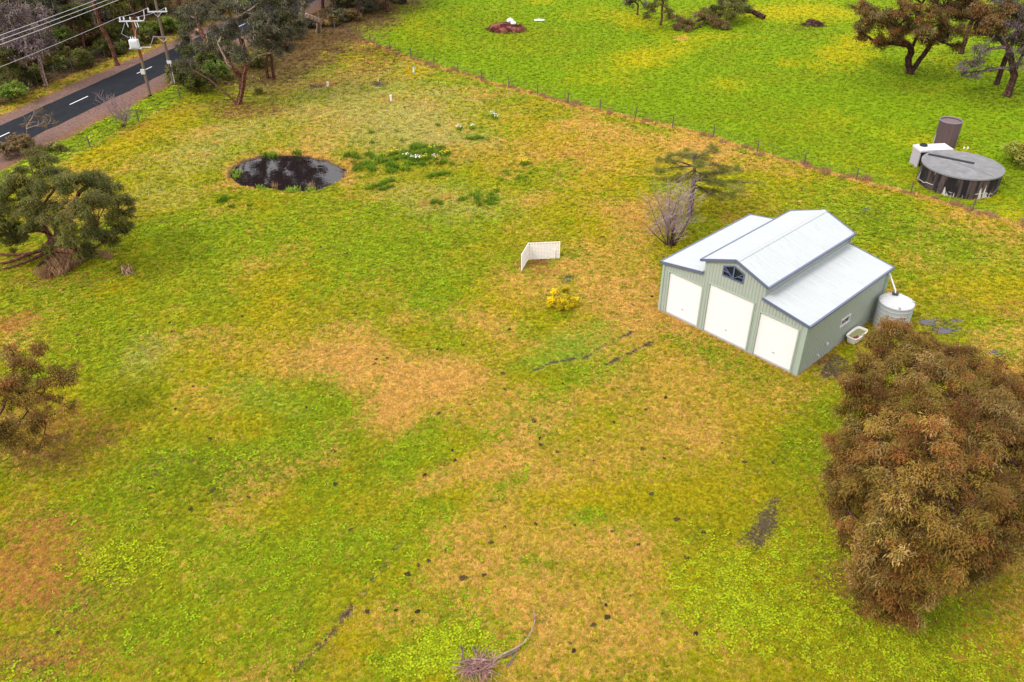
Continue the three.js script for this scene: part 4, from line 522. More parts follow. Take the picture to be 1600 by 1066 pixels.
// spreading gum on the road side with low sprawling limbs
{
  const b = G(97, 403), cl = rel(b, [
    [60, 262, 6.0, 1.3], [85, 285, 6.4, 1.5], [35, 290, 5.6, 1.5], [10, 300, 5.4, 1.5], [110, 295, 6.3, 1.5], [140, 285, 5.8, 1.2], [165, 295, 5.2, 1.1], [180, 315, 4.6, 1.1], [150, 325, 5.4, 1.5], [115, 335, 5.6, 1.6], [180, 345, 3.6, 1.0], [170, 372, 2.8, .9], [145, 365, 3.8, 1.2], [105, 375, 3.6, 1.0], [130, 395, 2.2, .9], [60, 320, 5.0, 1.1], [25, 335, 4.4, 1.3], [-15, 330, 4.6, 1.5], [60, 355, 3.6, .8], [10, 365, 3.2, 1.0], [25, 372, 2.4, .7], [-20, 370, 3.2, 1.1], [90, 345, 4.6, 1.1], [200, 335, 3.6, .5], [75, 390, 2.2, .5], [55, 245, 5.6, .9], [0, 350, 3.8, 1.4], [45, 345, 4.2, 1.2], [30, 310, 5, 1.3], [75, 340, 4.4, 1.1], [15, 385, 2, .7], [195, 355, 3, .7]]);
  const fallen = [[[-.4, .9, .2], [-1.6, .55, .6], [-3.4, .4, .7], [-5.2, .35, .2], [-7, .3, -.2]], [[-.5, .7, .4], [-1.5, .4, 1.4], [-2.8, .2, 2.2], [-4.0, .1, 3.0]], [[-.2, .5, .6], [-.8, .25, 1.7], [-1.0, .12, 2.3]], [[.8, .9, .3], [2.0, .6, .5], [3.2, .3, .4]], [[-2.0, .5, .7], [-3.2, .25, 1.5], [-4.6, .2, 1.7]]];
  const t = tree('gum_tree', 'round headed olive gum tree with broken limbs sprawling at its foot', 'tree', b, [{ pts: [[0, 0, 0], [-.6, 1.2, -.3], [-1.3, 2.8, -.8], [-1.8, 4.2, -1.2]] }, { pts: [[0, 0, 0], [.5, 1.3, -.2], [1.3, 3.0, -.7], [1.7, 4.0, -.9]] }, { pts: [[0, 0, 0], [-.1, 1.3, .1], [.1, 3, -.6]] }], cl, { seed: 103, r0: .36, bark: 'red', limbBark: 'red', density: 150, leaf: 1.05, pal: 'oliveGum', fork: .3, limbMin: .05 });
  fallen.forEach(L => part(t, 'limb', tube(new THREE.CatmullRomCurve3(L.map(p => V(...p))).getPoints(10), Array.from({ length: 11 }, (_, i) => .17 * (1 - i / 13)), 7), BARK.red, 'low broken limb'));
}
// sparse tree at the edge of the paddock, over rusty litter
{
  const b = G(-30, 720), cl = rel(b, [[40, 570, 4.2, 1.0, .7, .5], [85, 590, 3.8, .9, .7, .45], [105, 595, 3.4, .6, .7, .4], [10, 600, 4.0, 1.1, .7, .5], [40, 640, 3.2, 1.1, .7, .45], [70, 660, 2.4, .9, .7, .4], [15, 680, 2.8, 1.1, .7, .5], [60, 700, 1.8, .8, .7, .35], [-20, 620, 4.4, 1.3, .7, .8], [-30, 680, 3.6, 1.4, .7, .8], [100, 690, 1.2, .6, .7, .25], [115, 575, 3.4, .4, .7, .3], [60, 550, 4.4, .6, .7, .4], [80, 625, 2.8, .7, .7, .35], [110, 640, 2, .6, .7, .25], [20, 560, 4.4, .8, .7, .4], [50, 610, 3.4, .8, .7, .35]]);
  tree('gum_tree', 'thin brown gum tree with sparse crown over rust coloured litter', 'tree', b, [{ pts: [[0, 0, 0], [.4, 1.2, -.6], [1.2, 2.2, -1.4]] }, { pts: [[0, 0, 0], [-.3, 1.6, 0], [-.2, 3, -.5]] }], cl, { seed: 104, r0: .1, bark: 'red', density: 190, leaf: .95, pal: 'bronze', sprig: 'gum', twigs: 1, limbMin: .04 });
}
// leaning gum with a pale forked limb near the road verge
{
  const b = G(369, 166), P = (px, py, h) => { const p = G(px, py, h); return [p.x - b.x, h, p.z - b.z]; };
  const cl = rel(b, [[300, 25, 8.6, 1.9], [335, 8, 10, 2.0], [290, 50, 7, 1.5], [375, 15, 10, 2.0], [410, 35, 9, 1.8], [345, 45, 8.4, 1.8], [390, 60, 7.6, 1.6], [430, 55, 7.4, 1.5], [425, 80, 5.6, 1.0], [320, 70, 6.2, 1.4], [370, 85, 6, 1.3], [285, 25, 8, 1.4], [275, 70, 5.4, 1.0], [360, -25, 12, 2.2], [420, -5, 11, 2.0], [310, -20, 11, 2.0], [345, 85, 5.4, 1.1], [285, 105, 3.6, 1.1]]);
  tree('gum_tree', 'leaning gum with a dark forked base and pale bare limbs near the pond', 'tree', b, [{ pts: [[0, 0, 0], P(374, 140, 1.9), P(373, 122, 3.2), P(352, 103, 4.8), P(340, 78, 6.4), P(333, 62, 7.6)] }, { pts: [[0, 0, 0], P(375, 140, 1.9), P(378, 115, 3.8), P(384, 100, 4.8), P(372, 60, 7.4), P(352, 20, 9.4)] }], cl, { seed: 105, r0: .4, bark: 'red', limbBark: 'pale', density: 62, leaf: 1.45, pal: 'greyGum', sprig: 'gum', fork: .45, limbMin: .04, twigBark: 'pale' });
}
{
  const b = G(416, 126), P = (px, py, h) => { const p = G(px, py, h); return [p.x - b.x, h, p.z - b.z]; };
  const cl = rel(b, [[415, 40, 7.5, 1.6], [440, 55, 6.8, 1.4], [450, 30, 8.6, 1.7], [400, 65, 6, 1.2], [430, 10, 10, 1.9], [395, 20, 9, 1.7], [465, 55, 6.2, 1.0], [455, -10, 11, 1.9], [445, 75, 5.2, .8]]);
  tree('gum_tree', 'slender gum with twin red brown trunks behind the leaning gum', 'tree', b, [{ pts: [[0, 0, 0], P(412, 100, 2.2), P(416, 78, 4.2), P(425, 50, 6.2)] }, { pts: [[0, 0, 0], [.7, .1, 0], P(421, 100, 2.2), P(419, 80, 4), P(432, 70, 5)] }], cl, { seed: 106, r0: .26, bark: 'red', limbBark: 'pale', density: 60, leaf: 1.5, pal: 'greyGum', limbMin: .04 });
}
{
  const b = G(494, 52), P = (px, py, h) => { const p = G(px, py, h); return [p.x - b.x, h, p.z - b.z]; };
  const cl = rel(b, [[480, -30, 10, 1.8], [510, -40, 11, 2], [455, -20, 9, 1.6], [440, 18, 5.4, .9], [500, -15, 9, 1.6], [470, 5, 7, .9], [525, -15, 9, 1.5], [465, 28, 4.6, .7]]);
  tree('gum_tree', 'smooth pale trunked gum with one long crooked side limb at the fence end', 'tree', b, [{ pts: [[0, 0, 0], P(494, 30, 2.4), P(491, 0, 5.4), P(488, -20, 7.6)] }, { pts: [[0, 0, 0], P(494, 34, 2.2), P(475, 26, 3.6), P(462, 23, 4.0), P(450, 28, 3.9), P(437, 31, 3.8)] }], cl, { seed: 107, r0: .36, bark: 'pale', density: 52, leaf: 1.6, pal: 'greyGum', limbMin: .05 });
}
// round generic gums, cloned: crowns made of clumps round an ellipsoid
function gumVariant(seed, label, o = {}) {
  const R = rng(seed), H = o.H ?? 11, cl = [], n = o.n ?? 15;
  for (let k = 0; k < n; k++) { const a = R() * 6.283, u = Math.sqrt(R()), y = H * (.42 + .5 * R()), f = 1 - .75 * ((y / H - .55) / .5) ** 2; cl.push([Math.cos(a) * u * (o.rx ?? 3) * f, y, Math.sin(a) * u * (o.rx ?? 3) * f, (o.r ?? 1.25) * (.7 + .5 * R())]); }
  const lx = (R() - .5) * 1.6, lz = (R() - .5) * 1.2;
  return tree(o.name ?? 'gum_tree', label, 'tree', V(0, 0, 0), [{ pts: [[0, 0, 0], [lx * .2, H * .18, lz * .2], [lx * .7 + (R() - .5) * .6, H * .4, lz * .6], [lx, H * .62, lz]] }, ...(o.twin ? [{ pts: [[0, 0, 0], [-.5, H * .2, .3], [-1.2, H * .45, .4]] }] : [])], cl, { seed, r0: .24, bark: 'dark', density: 34, leaf: 2, pal: 'greyGum', simple: true, sub: 3, ...o });
}
const onGround = (p, dy = -.05) => [p.x, groundY(p.x, p.z) + dy, p.z];
{
  const V1 = gumVariant(201, 'gum tree with grey olive crown and dark trunk in the bush across the road', { pal: 'greyGum', group: 'bush trees across the road' }), V2 = gumVariant(202, 'bare limbed pinkish grey gum tree in the bush across the road', { pal: 'mauve', bark: 'pale', density: 16, sub: 5, twigs: 1, group: 'bush trees across the road', H: 10 }), V3 = gumVariant(203, 'leafy olive green gum tree in the bush across the road', { pal: 'deep', bark: 'red', density: 40, H: 9, n: 16, group: 'bush trees across the road' }), V4 = gumVariant(204, 'tall straight red trunked gum tree in the bush across the road', { pal: 'oliveGum', bark: 'red', H: 13, rx: 2.6, density: 32, group: 'bush trees across the road' });
  const R = rng(77), Vs = [V1, V2, V3, V4], usedV = new Set();
  const spots = [[44, 140, 1, .95], [68, 141, 1, .9], [180, 107, 3, 1], [215, 62, 3, .95], [85, 100, 0, .9], [20, 150, 2, .6], [130, 90, 2, .75], [12, 110, 0, .9], [60, 80, 1, 1], [110, 60, 0, 1], [150, 75, 1, .9], [190, 60, 2, .9], [230, 45, 2, .9], [30, 70, 2, .9], [80, 45, 3, 1], [150, 40, 0, 1], [200, 30, 3, 1], [10, 40, 1, 1], [50, 30, 0, 1], [110, 20, 2, 1], [250, 20, 0, 1], [280, 30, 2, .9], [300, 10, 3, 1], [160, 10, 1, 1], [210, 0, 0, 1], [260, -15, 2, 1.1], [30, 0, 3, 1], [90, -12, 1, 1], [330, -8, 0, 1], [370, -5, 3, 1], [410, -20, 2, 1.1], [440, -15, 0, 1], [130, -20, 0, 1.1], [180, -30, 2, 1.1], [0, -15, 2, 1.1], [-30, 60, 0, 1], [-30, 130, 2, .9], [60, -35, 0, 1.1]];
  for (const [px, py, v, s] of spots) { const p = G(px, py); const first = !usedV.has(v); usedV.add(v); const pos = onGround(p, -.1); if (first) { Vs[v].position.set(...pos); Vs[v].rotation.y = R() * 6.28; Vs[v].scale.setScalar(s); } else copyOf(Vs[v], pos, R() * 6.28, s * (.9 + .2 * R())); }
  // trees that close the far end of the paddock by the fence
  const W1 = gumVariant(211, 'dark trunked gum tree in the row where the fence meets the bush', { pal: 'greyGum', H: 11, group: 'gums at the fence end', density: 34 });
  [[556, 30, 1], [602, 20, 1], [627, 5, 1], [520, 33, .9], [470, 30, .8], [580, 2, 1.1], [545, 5, 1.1], [500, 15, 1], [455, 12, .9]].forEach(([px, py, s], i) => { const p = onGround(G(px, py), -.1); if (!i) { W1.position.set(...p); W1.scale.setScalar(s); } else copyOf(W1, p, i * 1.7, s); });
}
// green paddock trees
{
  const b = G(1418, 110), cl = rel(b, [[1380, 20, 7.4, 1.7], [1420, 10, 8.4, 1.9], [1460, 15, 8.2, 1.8], [1395, 45, 5.8, 1.3], [1440, 40, 6.6, 1.4], [1350, 30, 6.2, 1.4], [1480, 40, 6.4, 1.3], [1370, 55, 4.6, 1.0], [1405, -20, 10, 2.0], [1450, -25, 10.4, 2.0], [1340, 5, 7.4, 1.4], [1490, 65, 4.4, .8], [1500, 5, 8, 1.5], [1340, 40, 4.8, .8], [1400, 58, 4.3, 1.1], [1440, 56, 4.6, 1.1], [1375, 62, 3.9, .9], [1465, 52, 4.9, 1.1], [1345, 48, 4.6, 1.0], [1500, 40, 5.6, 1.0], [1420, 35, 6, 1.4], [1385, 30, 6.2, 1.3], [1355, 15, 7, 1.3]]);
  tree('gum_tree', 'big dark gum with a twin trunk standing in the bright green paddock', 'tree', b, [{ pts: [[0, 0, 0], [-.5, 1.8, -.3], [-.2, 3.8, -.4], [.4, 6, -.6]] }, { pts: [[0, 0, 0], [.5, 1.0, 0], [1.4, 3.0, 0], [1.8, 4.6, -.2], [2.6, 6, -.3]] }], cl, { seed: 111, r0: .5, bark: 'dark', density: 66, leaf: 1.6, pal: 'brownGum', limbMin: .07, fork: .4 });
  const b2 = G(1570, 144), cl2 = rel(b2, [[1510, 95, 3.4, 1.2, .6, .6], [1530, 70, 5.2, 1.3, .7, .6], [1560, 30, 7.6, 1.7], [1590, 40, 7.2, 1.6], [1545, 15, 8.2, 1.5], [1600, 10, 9, 1.9], [1520, 110, 2.4, .8, .6, .6], [1580, 75, 5, 1.0, .7, .6], [1500, 108, 2.2, .6, .6, .5], [1575, -10, 10, 1.8], [1610, 70, 5.4, 1.2], [1565, 55, 5.8, 1.2], [1595, 55, 6, 1.2], [1545, 45, 6.2, 1.2, .7, .8], [1590, 90, 4, .9, .7, .7], [1525, 90, 3.8, 1.0, .7, .6], [1545, 100, 2.8, .6, .7, .5]]);
  tree('gum_tree', 'grey mauve gum with a pale bare branch and leaning second trunk', 'tree', b2, [{ pts: [[0, 0, 0], [.1, 2, 0], [.2, 4, -.2], [.8, 6.2, -.4]] }, { pts: [[0, 0, 0], [1.2, 1.4, -.1], [2.6, 3.0, -.3], [3.4, 4.5, -.3]] }, { pts: [[0, 0, 0], [.1, 2.4, 0], [-1.2, 4.8, .1], [-2.6, 6.6, 0], [-3.4, 7.6, 0]] }], cl2, { seed: 112, r0: .42, bark: 'dark', limbBark: 'grey', density: 52, leaf: 1.5, pal: 'mauve', sprig: 'fine', limbMin: .06, twigs: 1, twigBark: 'grey' });
  const b3 = G(1553, 126), cl3 = rel(b3, [[1550, 30, 7.8, 1.6], [1530, 10, 8.6, 1.6], [1580, 15, 8.6, 1.7], [1560, -15, 10, 1.9], [1520, 40, 6.4, 1.1]]);
  tree('gum_tree', 'straight dark gum trunk standing behind the grey mauve gum', 'tree', b3, [{ pts: [[0, 0, 0], [.1, 2.4, 0], [.4, 4.8, -.1], [.3, 7, 0]] }], cl3, { seed: 113, r0: .3, bark: 'dark', density: 50, leaf: 1.7, pal: 'brownGum', limbMin: .06 });
  const b4 = G(1498, 78), cl4 = rel(b4, [[1490, 10, 7, 1.7], [1515, 0, 8, 1.8], [1470, -5, 8.4, 1.8], [1500, -25, 10, 2], [1530, 20, 6, 1.3]]);
  tree('gum_tree', 'brown crowned gum far behind the twin trunked gum', 'tree', b4, [{ pts: [[0, 0, 0], [0, 2.4, 0], [.2, 5, -.1]] }], cl4, { seed: 114, r0: .3, bark: 'dark', density: 46, leaf: 1.8, pal: 'brownGum', limbMin: .06 });
  const b5 = G(1640, 120), cl5 = rel(b5, [[1590, 20, 8, 1.8], [1600, 50, 6.4, 1.3], [1640, 10, 9, 2]]);
  tree('gum_tree', 'dense gum at the paddock edge beyond the grey mauve gum', 'tree', b5, [{ pts: [[0, 0, 0], [0, 2.4, 0], [-.6, 5.4, -.1]] }], cl5, { seed: 115, r0: .3, bark: 'dark', density: 46, leaf: 1.8, pal: 'oliveGum', limbMin: .06 });
  const b6 = G(1028, 38), cl6 = rel(b6, [[1015, 8, 3.2, 1.1], [1030, 0, 3.8, 1.2], [1042, 12, 3.0, .9], [1005, 22, 2.2, .7], [1025, -15, 4.6, 1.2], [1040, 25, 2.1, .5]]);
  tree('small_gum', 'small dark green gum with one thin trunk beside the fallen tree', 'tree', b6, [{ pts: [[0, 0, 0], [.1, 1.4, 0], [0, 2.8, 0]] }], cl6, { seed: 116, r0: .16, bark: 'red', density: 60, leaf: 1.5, pal: 'oliveGum', limbMin: .05 });
  const b7 = G(992, 22), cl7 = rel(b7, [[980, 0, 2.8, 1.0], [992, -8, 3.6, 1.2], [1002, 6, 2.6, .8]]);
  tree('small_gum', 'small grey green gum behind the other thin trunked gum', 'tree', b7, [{ pts: [[0, 0, 0], [0, 1.2, 0], [0, 2.4, 0]] }], cl7, { seed: 117, r0: .13, bark: 'red', density: 60, leaf: 1.5, pal: 'greyGum', limbMin: .05 });
  // fallen tree: trunk lying from the root end, crown brown and green on the ground
  const f0 = G(1190, 27), f1 = G(1100, 34), f2 = G(1060, 46), t = thing('fallen_tree', 'fallen tree lying in the green paddock with browning crown', 'fallen tree', onGround(f0), 0), d = (p, y) => V(p.x - f0.x, y, p.z - f0.z);
  part(t, 'trunk', tube([d(f0, .3), d(G(1172, 14, .9), .9), d(G(1150, 12, 1.2), 1.2), d(f1, 1.0), d(f2, .5)], [.42, .36, .3, .24, .1], 9), BARK.dark); part(t, 'limb', tube([d(f1, 1), d(G(1090, 42), .4), d(G(1074, 48), .3)], [.16, .12, .05], 6), BARK.dark); part(t, 'limb', tube([d(f1, .8), d(G(1125, 46), .35), d(G(1142, 44), .2)], [.14, .1, .05], 6), BARK.dark);
  const R = rng(118), z = L => L.map(([px, py, h, r, ...m]) => { const p = G(px, py, h); return [p.x - f0.x, h, p.z - f0.z, r, ...m]; });
  const c1 = crownMesh('crown', z([[1115, 14, 1.8, 1.4], [1140, 8, 2.2, 1.6], [1160, 10, 2.2, 1.2], [1103, 20, 1.4, 1.1], [1135, 22, 1.5, 1.1], [1125, 0, 2.4, 1.4], [1150, 0, 2.6, 1.3]]), { density: 95, leaf: 1.5, pal: 'oliveGum' }, R), c2 = crownMesh('crown', z([[1075, 32, 1.0, .9], [1060, 28, 1.0, .8], [1055, 38, .7, .7], [1085, 22, 1.2, .8], [1120, 32, 1.0, .9], [1130, 35, .8, .7], [1050, 22, .8, .6], [1070, 42, .6, .5], [1110, 28, 1.1, 1.0], [1095, 15, 1.2, .9]]), { density: 95, leaf: 1.4, pal: 'brownDead' }, R); c2.userData.label = 'dead brown foliage'; t.add(c1, c2);
}
// layered cedar and the bare shrub beside the shed
{
  const b = G(1075, 337), R = rng(121), t = thing('cedar_tree', 'flat layered cedar with dark level boughs near the shed', 'tree', [b.x, groundY(b.x, b.z) - .05, b.z]), H = 5.7;
  part(t, 'trunk', tube([V(0, 0, 0), V(.04, 1.2, 0), V(.02, 3, 0), V(-.1, 4.6, 0), V(-.35, 5.4, 0)], [.26, .2, .16, .12, .05], 9), BARK.grey);
  const cl = []; // boughs: [height, direction (deg, 0 = +x), length, droop]
  for (const [h, a, l0, dy] of [[5.1, 180, 2.0, .2], [5.2, 20, 1.6, .2], [4.8, 100, 1.7, 0], [4.9, 260, 1.6, .1], [4.4, 190, 2.9, -.1], [4.5, 340, 2.3, .1], [4.2, 60, 2.0, 0], [4.3, 140, 2.4, 0], [4.1, 230, 2.3, 0], [3.6, 5, 3.4, .1], [3.4, 320, 3.0, .0], [3.2, 350, 4.0, -.1], [3.5, 200, 2.2, 0], [3.0, 40, 2.8, 0], [2.9, 300, 2.4, -.2], [4.0, 285, 2.0, 0], [2.6, 335, 2.6, -.2]]) {
    const l = l0 * 1.25, w = a * Math.PI / 180, P = [0, .35, .7, 1].map(u => V(Math.cos(w + .12 * u) * l * u, h + dy * u + .12 * Math.sin(u * 3), -Math.sin(w + .12 * u) * l * u)); part(t, 'bough', tube(P, [.07, .055, .035, .012], 5), BARK.grey);
    for (let k = 0; k < 9; k++) { const u = .35 + .7 * R(), p = P[0].clone().lerp(P[3], u), s = (R() - .5) * 1.5 * u; cl.push([p.x - Math.sin(w) * s, p.y + .06 + .1 * (R() - .5) - .1 * Math.abs(s), p.z - Math.cos(w) * s, .4 + .2 * R(), .16]); }
  }
  t.add(crownMesh('crown', cl, { density: 46, leaf: 1.0, pal: 'cedar', sprig: 'needle', leafMat: 'soft' }, R));
}
function bareShrub(label, b, stems, H, spread, r, seed, dense = 1) {
  const R = rng(seed), t = thing('bare_shrub', label, 'shrub', [b.x, groundY(b.x, b.z) - .05, b.z]), fine = [];
  const path = (p, d, len, n, wig, up) => { const P = [p.clone()], q = d.clone(); for (let k = 0; k < n; k++) { q.add(V((R() - .5) * wig, (R() - .5) * wig + up, (R() - .5) * wig)).normalize(); P.push(P[k].clone().addScaledVector(q, len / n)); } return { P, q }; };
  const taper = (n, a, z) => Array.from({ length: n }, (_, i) => lerp(a, z, i / (n - 1)));
  for (let s = 0; s < stems; s++) {
    const a = s / stems * 6.283 + R() * .6, out = .12 + spread * R() * R(), d = V(Math.cos(a) * out, 1, Math.sin(a) * out).normalize(), len = H * (.7 + .4 * R()), m = path(V(Math.cos(a) * r * 1.2, 0, Math.sin(a) * r * 1.2), d, len, 7, .22, .02);
    part(t, 'stem', tube(m.P, taper(8, r * (.22 + .12 * R()), .012), 5), s % 3 === 1 ? BARK.grey : BARK.dark);
    for (let k = 0; k < 16 * dense; k++) { const u = 2 + (R() * 5.9 | 0), o = m.P[u], w = R() * 6.283, e = V(Math.cos(w) * .9 + d.x * .6, .35 + .5 * R(), Math.sin(w) * .9 + d.z * .6).normalize(), l1 = len * (.18 + .2 * R()), br = path(o, e, l1, 4, .35, .03); fine.push(tube(br.P, taper(5, .017, .009), 3)); for (let f = 0; f < 6; f++) { const o2 = br.P[1 + (R() * 4 | 0)], w2 = R() * 6.283, e2 = V(Math.cos(w2), .2 + .7 * R(), Math.sin(w2)).addScaledVector(e, .8).normalize(); fine.push(tube(path(o2, e2, l1 * (.35 + .35 * R()), 2, .3, .02).P, [.011, .009, .006], 3)); } }
  }
  part(t, 'twigs', fine, barkM(barkTex([.20, .13, .14], [.32, .22, .23], [.42, .31, .32], seed))).userData.kind = 'stuff';
  const L = []; for (let k = 0; k < 5; k++) { const a = k * 1.257 + .3; L.push(tube([V(0, .35, 0), V(Math.cos(a) * r * 1.2, .15, Math.sin(a) * r * 1.2), V(Math.cos(a) * r * 2, -.02, Math.sin(a) * r * 2)], [r * .9, r * .75, r * .4], 6)); } part(t, 'root_crown', [...L, new THREE.SphereGeometry(r * 1.35, 10, 8).scale(1, 1.2, 1).translate(0, .22, 0)], BARK.dark);
  return t;
}
bareShrub('leafless grey pink shrub with many upright stems beside the cedar', G(1046, 381), 15, 4.2, 1.15, .2, 122, .7);
// yellow flowering shrub
{
  const b = G(877, 484), cl = rel(b, [[870, 455, .9, .34], [885, 452, 1.0, .36], [862, 465, .7, .3], [893, 462, .75, .32], [877, 465, .9, .4], [870, 476, .5, .3], [888, 475, .5, .3], [858, 474, .45, .22], [897, 470, .5, .22]]);
  tree('yellow_shrub', 'loose rounded shrub covered in yellow leaves in the open paddock', 'shrub', b, [{ pts: [[0, 0, 0], [0, .3, 0], [.05, .6, 0]] }, { pts: [[0, 0, 0], [-.15, .3, .05], [-.3, .55, .1]] }, { pts: [[0, 0, 0], [.15, .3, 0], [.32, .55, 0]] }], cl, { seed: 123, r0: .04, rmin: .006, bark: 'red', density: 260, leaf: .8, pal: 'yellow', sprig: 'wattle', leafMat: 'soft', limbMin: .2 });
}
// small roadside plants
{
  const b = G(44, 231), cl = rel(b, [[55, 180, 2.4, .8], [75, 190, 2.2, .7], [40, 195, 2.0, .7], [65, 200, 1.8, .6], [85, 198, 1.6, .4]]);
  tree('small_gum', 'small pinkish stemmed gum on the gravel beside the road', 'tree', b, [{ pts: [[0, 0, 0], [0, .8, 0], [.2, 1.6, 0]] }], cl, { seed: 131, r0: .09, bark: 'grey', limbBark: 'pale', twigBark: 'pale', density: 30, leaf: 1.0, pal: 'brownDead', sprig: 'fine', twigs: 2, limbMin: .03 });
  bareShrub('leafless grey twiggy shrub on the bright green road verge', G(191, 204), 8, 2.9, .8, .1, 132, 1);
  const shrub = (px, py, s, pal, label, seed, group) => { const p = G(px, py), R = rng(seed), cl = []; for (let k = 0; k < 9; k++) { const a = R() * 6.28, u = Math.sqrt(R()) * s; cl.push([Math.cos(a) * u, s * (.35 + .6 * R()), Math.sin(a) * u, s * (.45 + .25 * R())]); } return tree('leafy_shrub', label, 'shrub', p, [{ pts: [[0, 0, 0], [0, s * .25, 0], [.1, s * .5, 0]] }], cl, { seed, r0: .06, bark: 'dark', density: 46, leaf: 1.3, pal, sprig: 'broad', simple: true, sub: 2, group }); };
  shrub(1596, 252, 1.7, 'yellowGreen', 'yellow green shrub beside the round concrete tank', 141);
  shrub(310, 150, 1.8, 'deep', 'dark green shrub under the leaning gum', 142); shrub(290, 130, 1.8, 'deep', 'olive shrub between the tall pole and the leaning gum', 143); shrub(335, 130, 1.8, 'green', 'brighter green shrub behind the leaning gum', 144); shrub(345, 100, 2.2, 'deep', 'tall dense shrub screening the road behind the leaning gum', 145); shrub(310, 105, 2.0, 'deep', 'rounded dense shrub near the road behind the tall pole', 146); shrub(402, 151, .55, 'cedar', 'tiny dark round bush on the thin grass near the twin trunked gum', 147); shrub(395, 108, 1.8, 'oliveGum', 'grey olive shrub behind the twin trunked gum', 148); shrub(425, 80, 2.0, 'greyGum', 'grey shrub thicket behind the slender gum', 149); shrub(450, 62, 2.0, 'deep', 'low dark thicket beside the pale trunked gum', 150); shrub(475, 45, 1.6, 'greyGum', 'small grey thicket behind the pale trunked gum', 151); shrub(30, 248, 1.5, 'brownDead', 'brownish shrub on the roadside bank behind the round headed gum', 152); shrub(90, 243, .7, 'oliveGum', 'small olive bush on the verge above the round headed gum', 153);
  [[508, 44, 1.3, 'brownDead'], [527, 36, 1.5, 'greyGum'], [545, 34, 1.2, 'brownDead'], [568, 22, 1.6, 'greyGum'], [590, 14, 1.6, 'brownDead'], [612, 6, 1.6, 'greyGum'], [460, 42, 1.6, 'brownDead'], [538, 14, 2, 'deep']].forEach(([px, py, s, pal], i) => shrub(px, py, s, pal, ['twiggy brown scrub beside the pale trunked gum', 'grey scrub by the end of the fence', 'brown scrub clump at the last fence post', 'grey scrub under the fence end gums', 'brown scrub under the fence end gums', 'grey scrub furthest along the green paddock edge', 'brown thicket under the crooked side limb', 'dark green scrub behind the fence end'][i], 171 + i));
  const bs = [[15, 165, 1.6], [32, 140, 2.0], [110, 110, 1.8], [140, 75, 2.2], [165, 92, 1.5], [60, 115, 1.6], [90, 80, 2.0], [180, 70, 2.0], [5, 95, 2.0], [210, 75, 1.6], [235, 62, 1.8], [120, 40, 2.2], [50, 60, 2.2], [170, 35, 2.2], [265, 55, 1.8], [225, 25, 2.2], [295, 45, 1.6], [325, 30, 2], [370, 20, 2], [20, 20, 2.4], [80, 10, 2.4], [140, 0, 2.4], [410, 10, 2.2]];
  const A = shrub(...bs[0], 'green', 'green shrub in the undergrowth of the bush across the road', 161, 'undergrowth shrubs across the road'), B = shrub(...bs[1], 'deep', 'olive shrub in the undergrowth of the bush across the road', 162, 'undergrowth shrubs across the road'), C = shrub(...bs[5], 'brownDead', 'brown twiggy shrub in the undergrowth of the bush across the road', 163, 'undergrowth shrubs across the road');
  bs.slice(6).concat(bs.slice(2, 5)).forEach(([px, py, s], i) => { const S = [A, B, C, B][i % 4]; copyOf(S, onGround(G(px, py)), i * 1.3, s / 1.75); });
}
console.log('leaf sprays', leafCount);

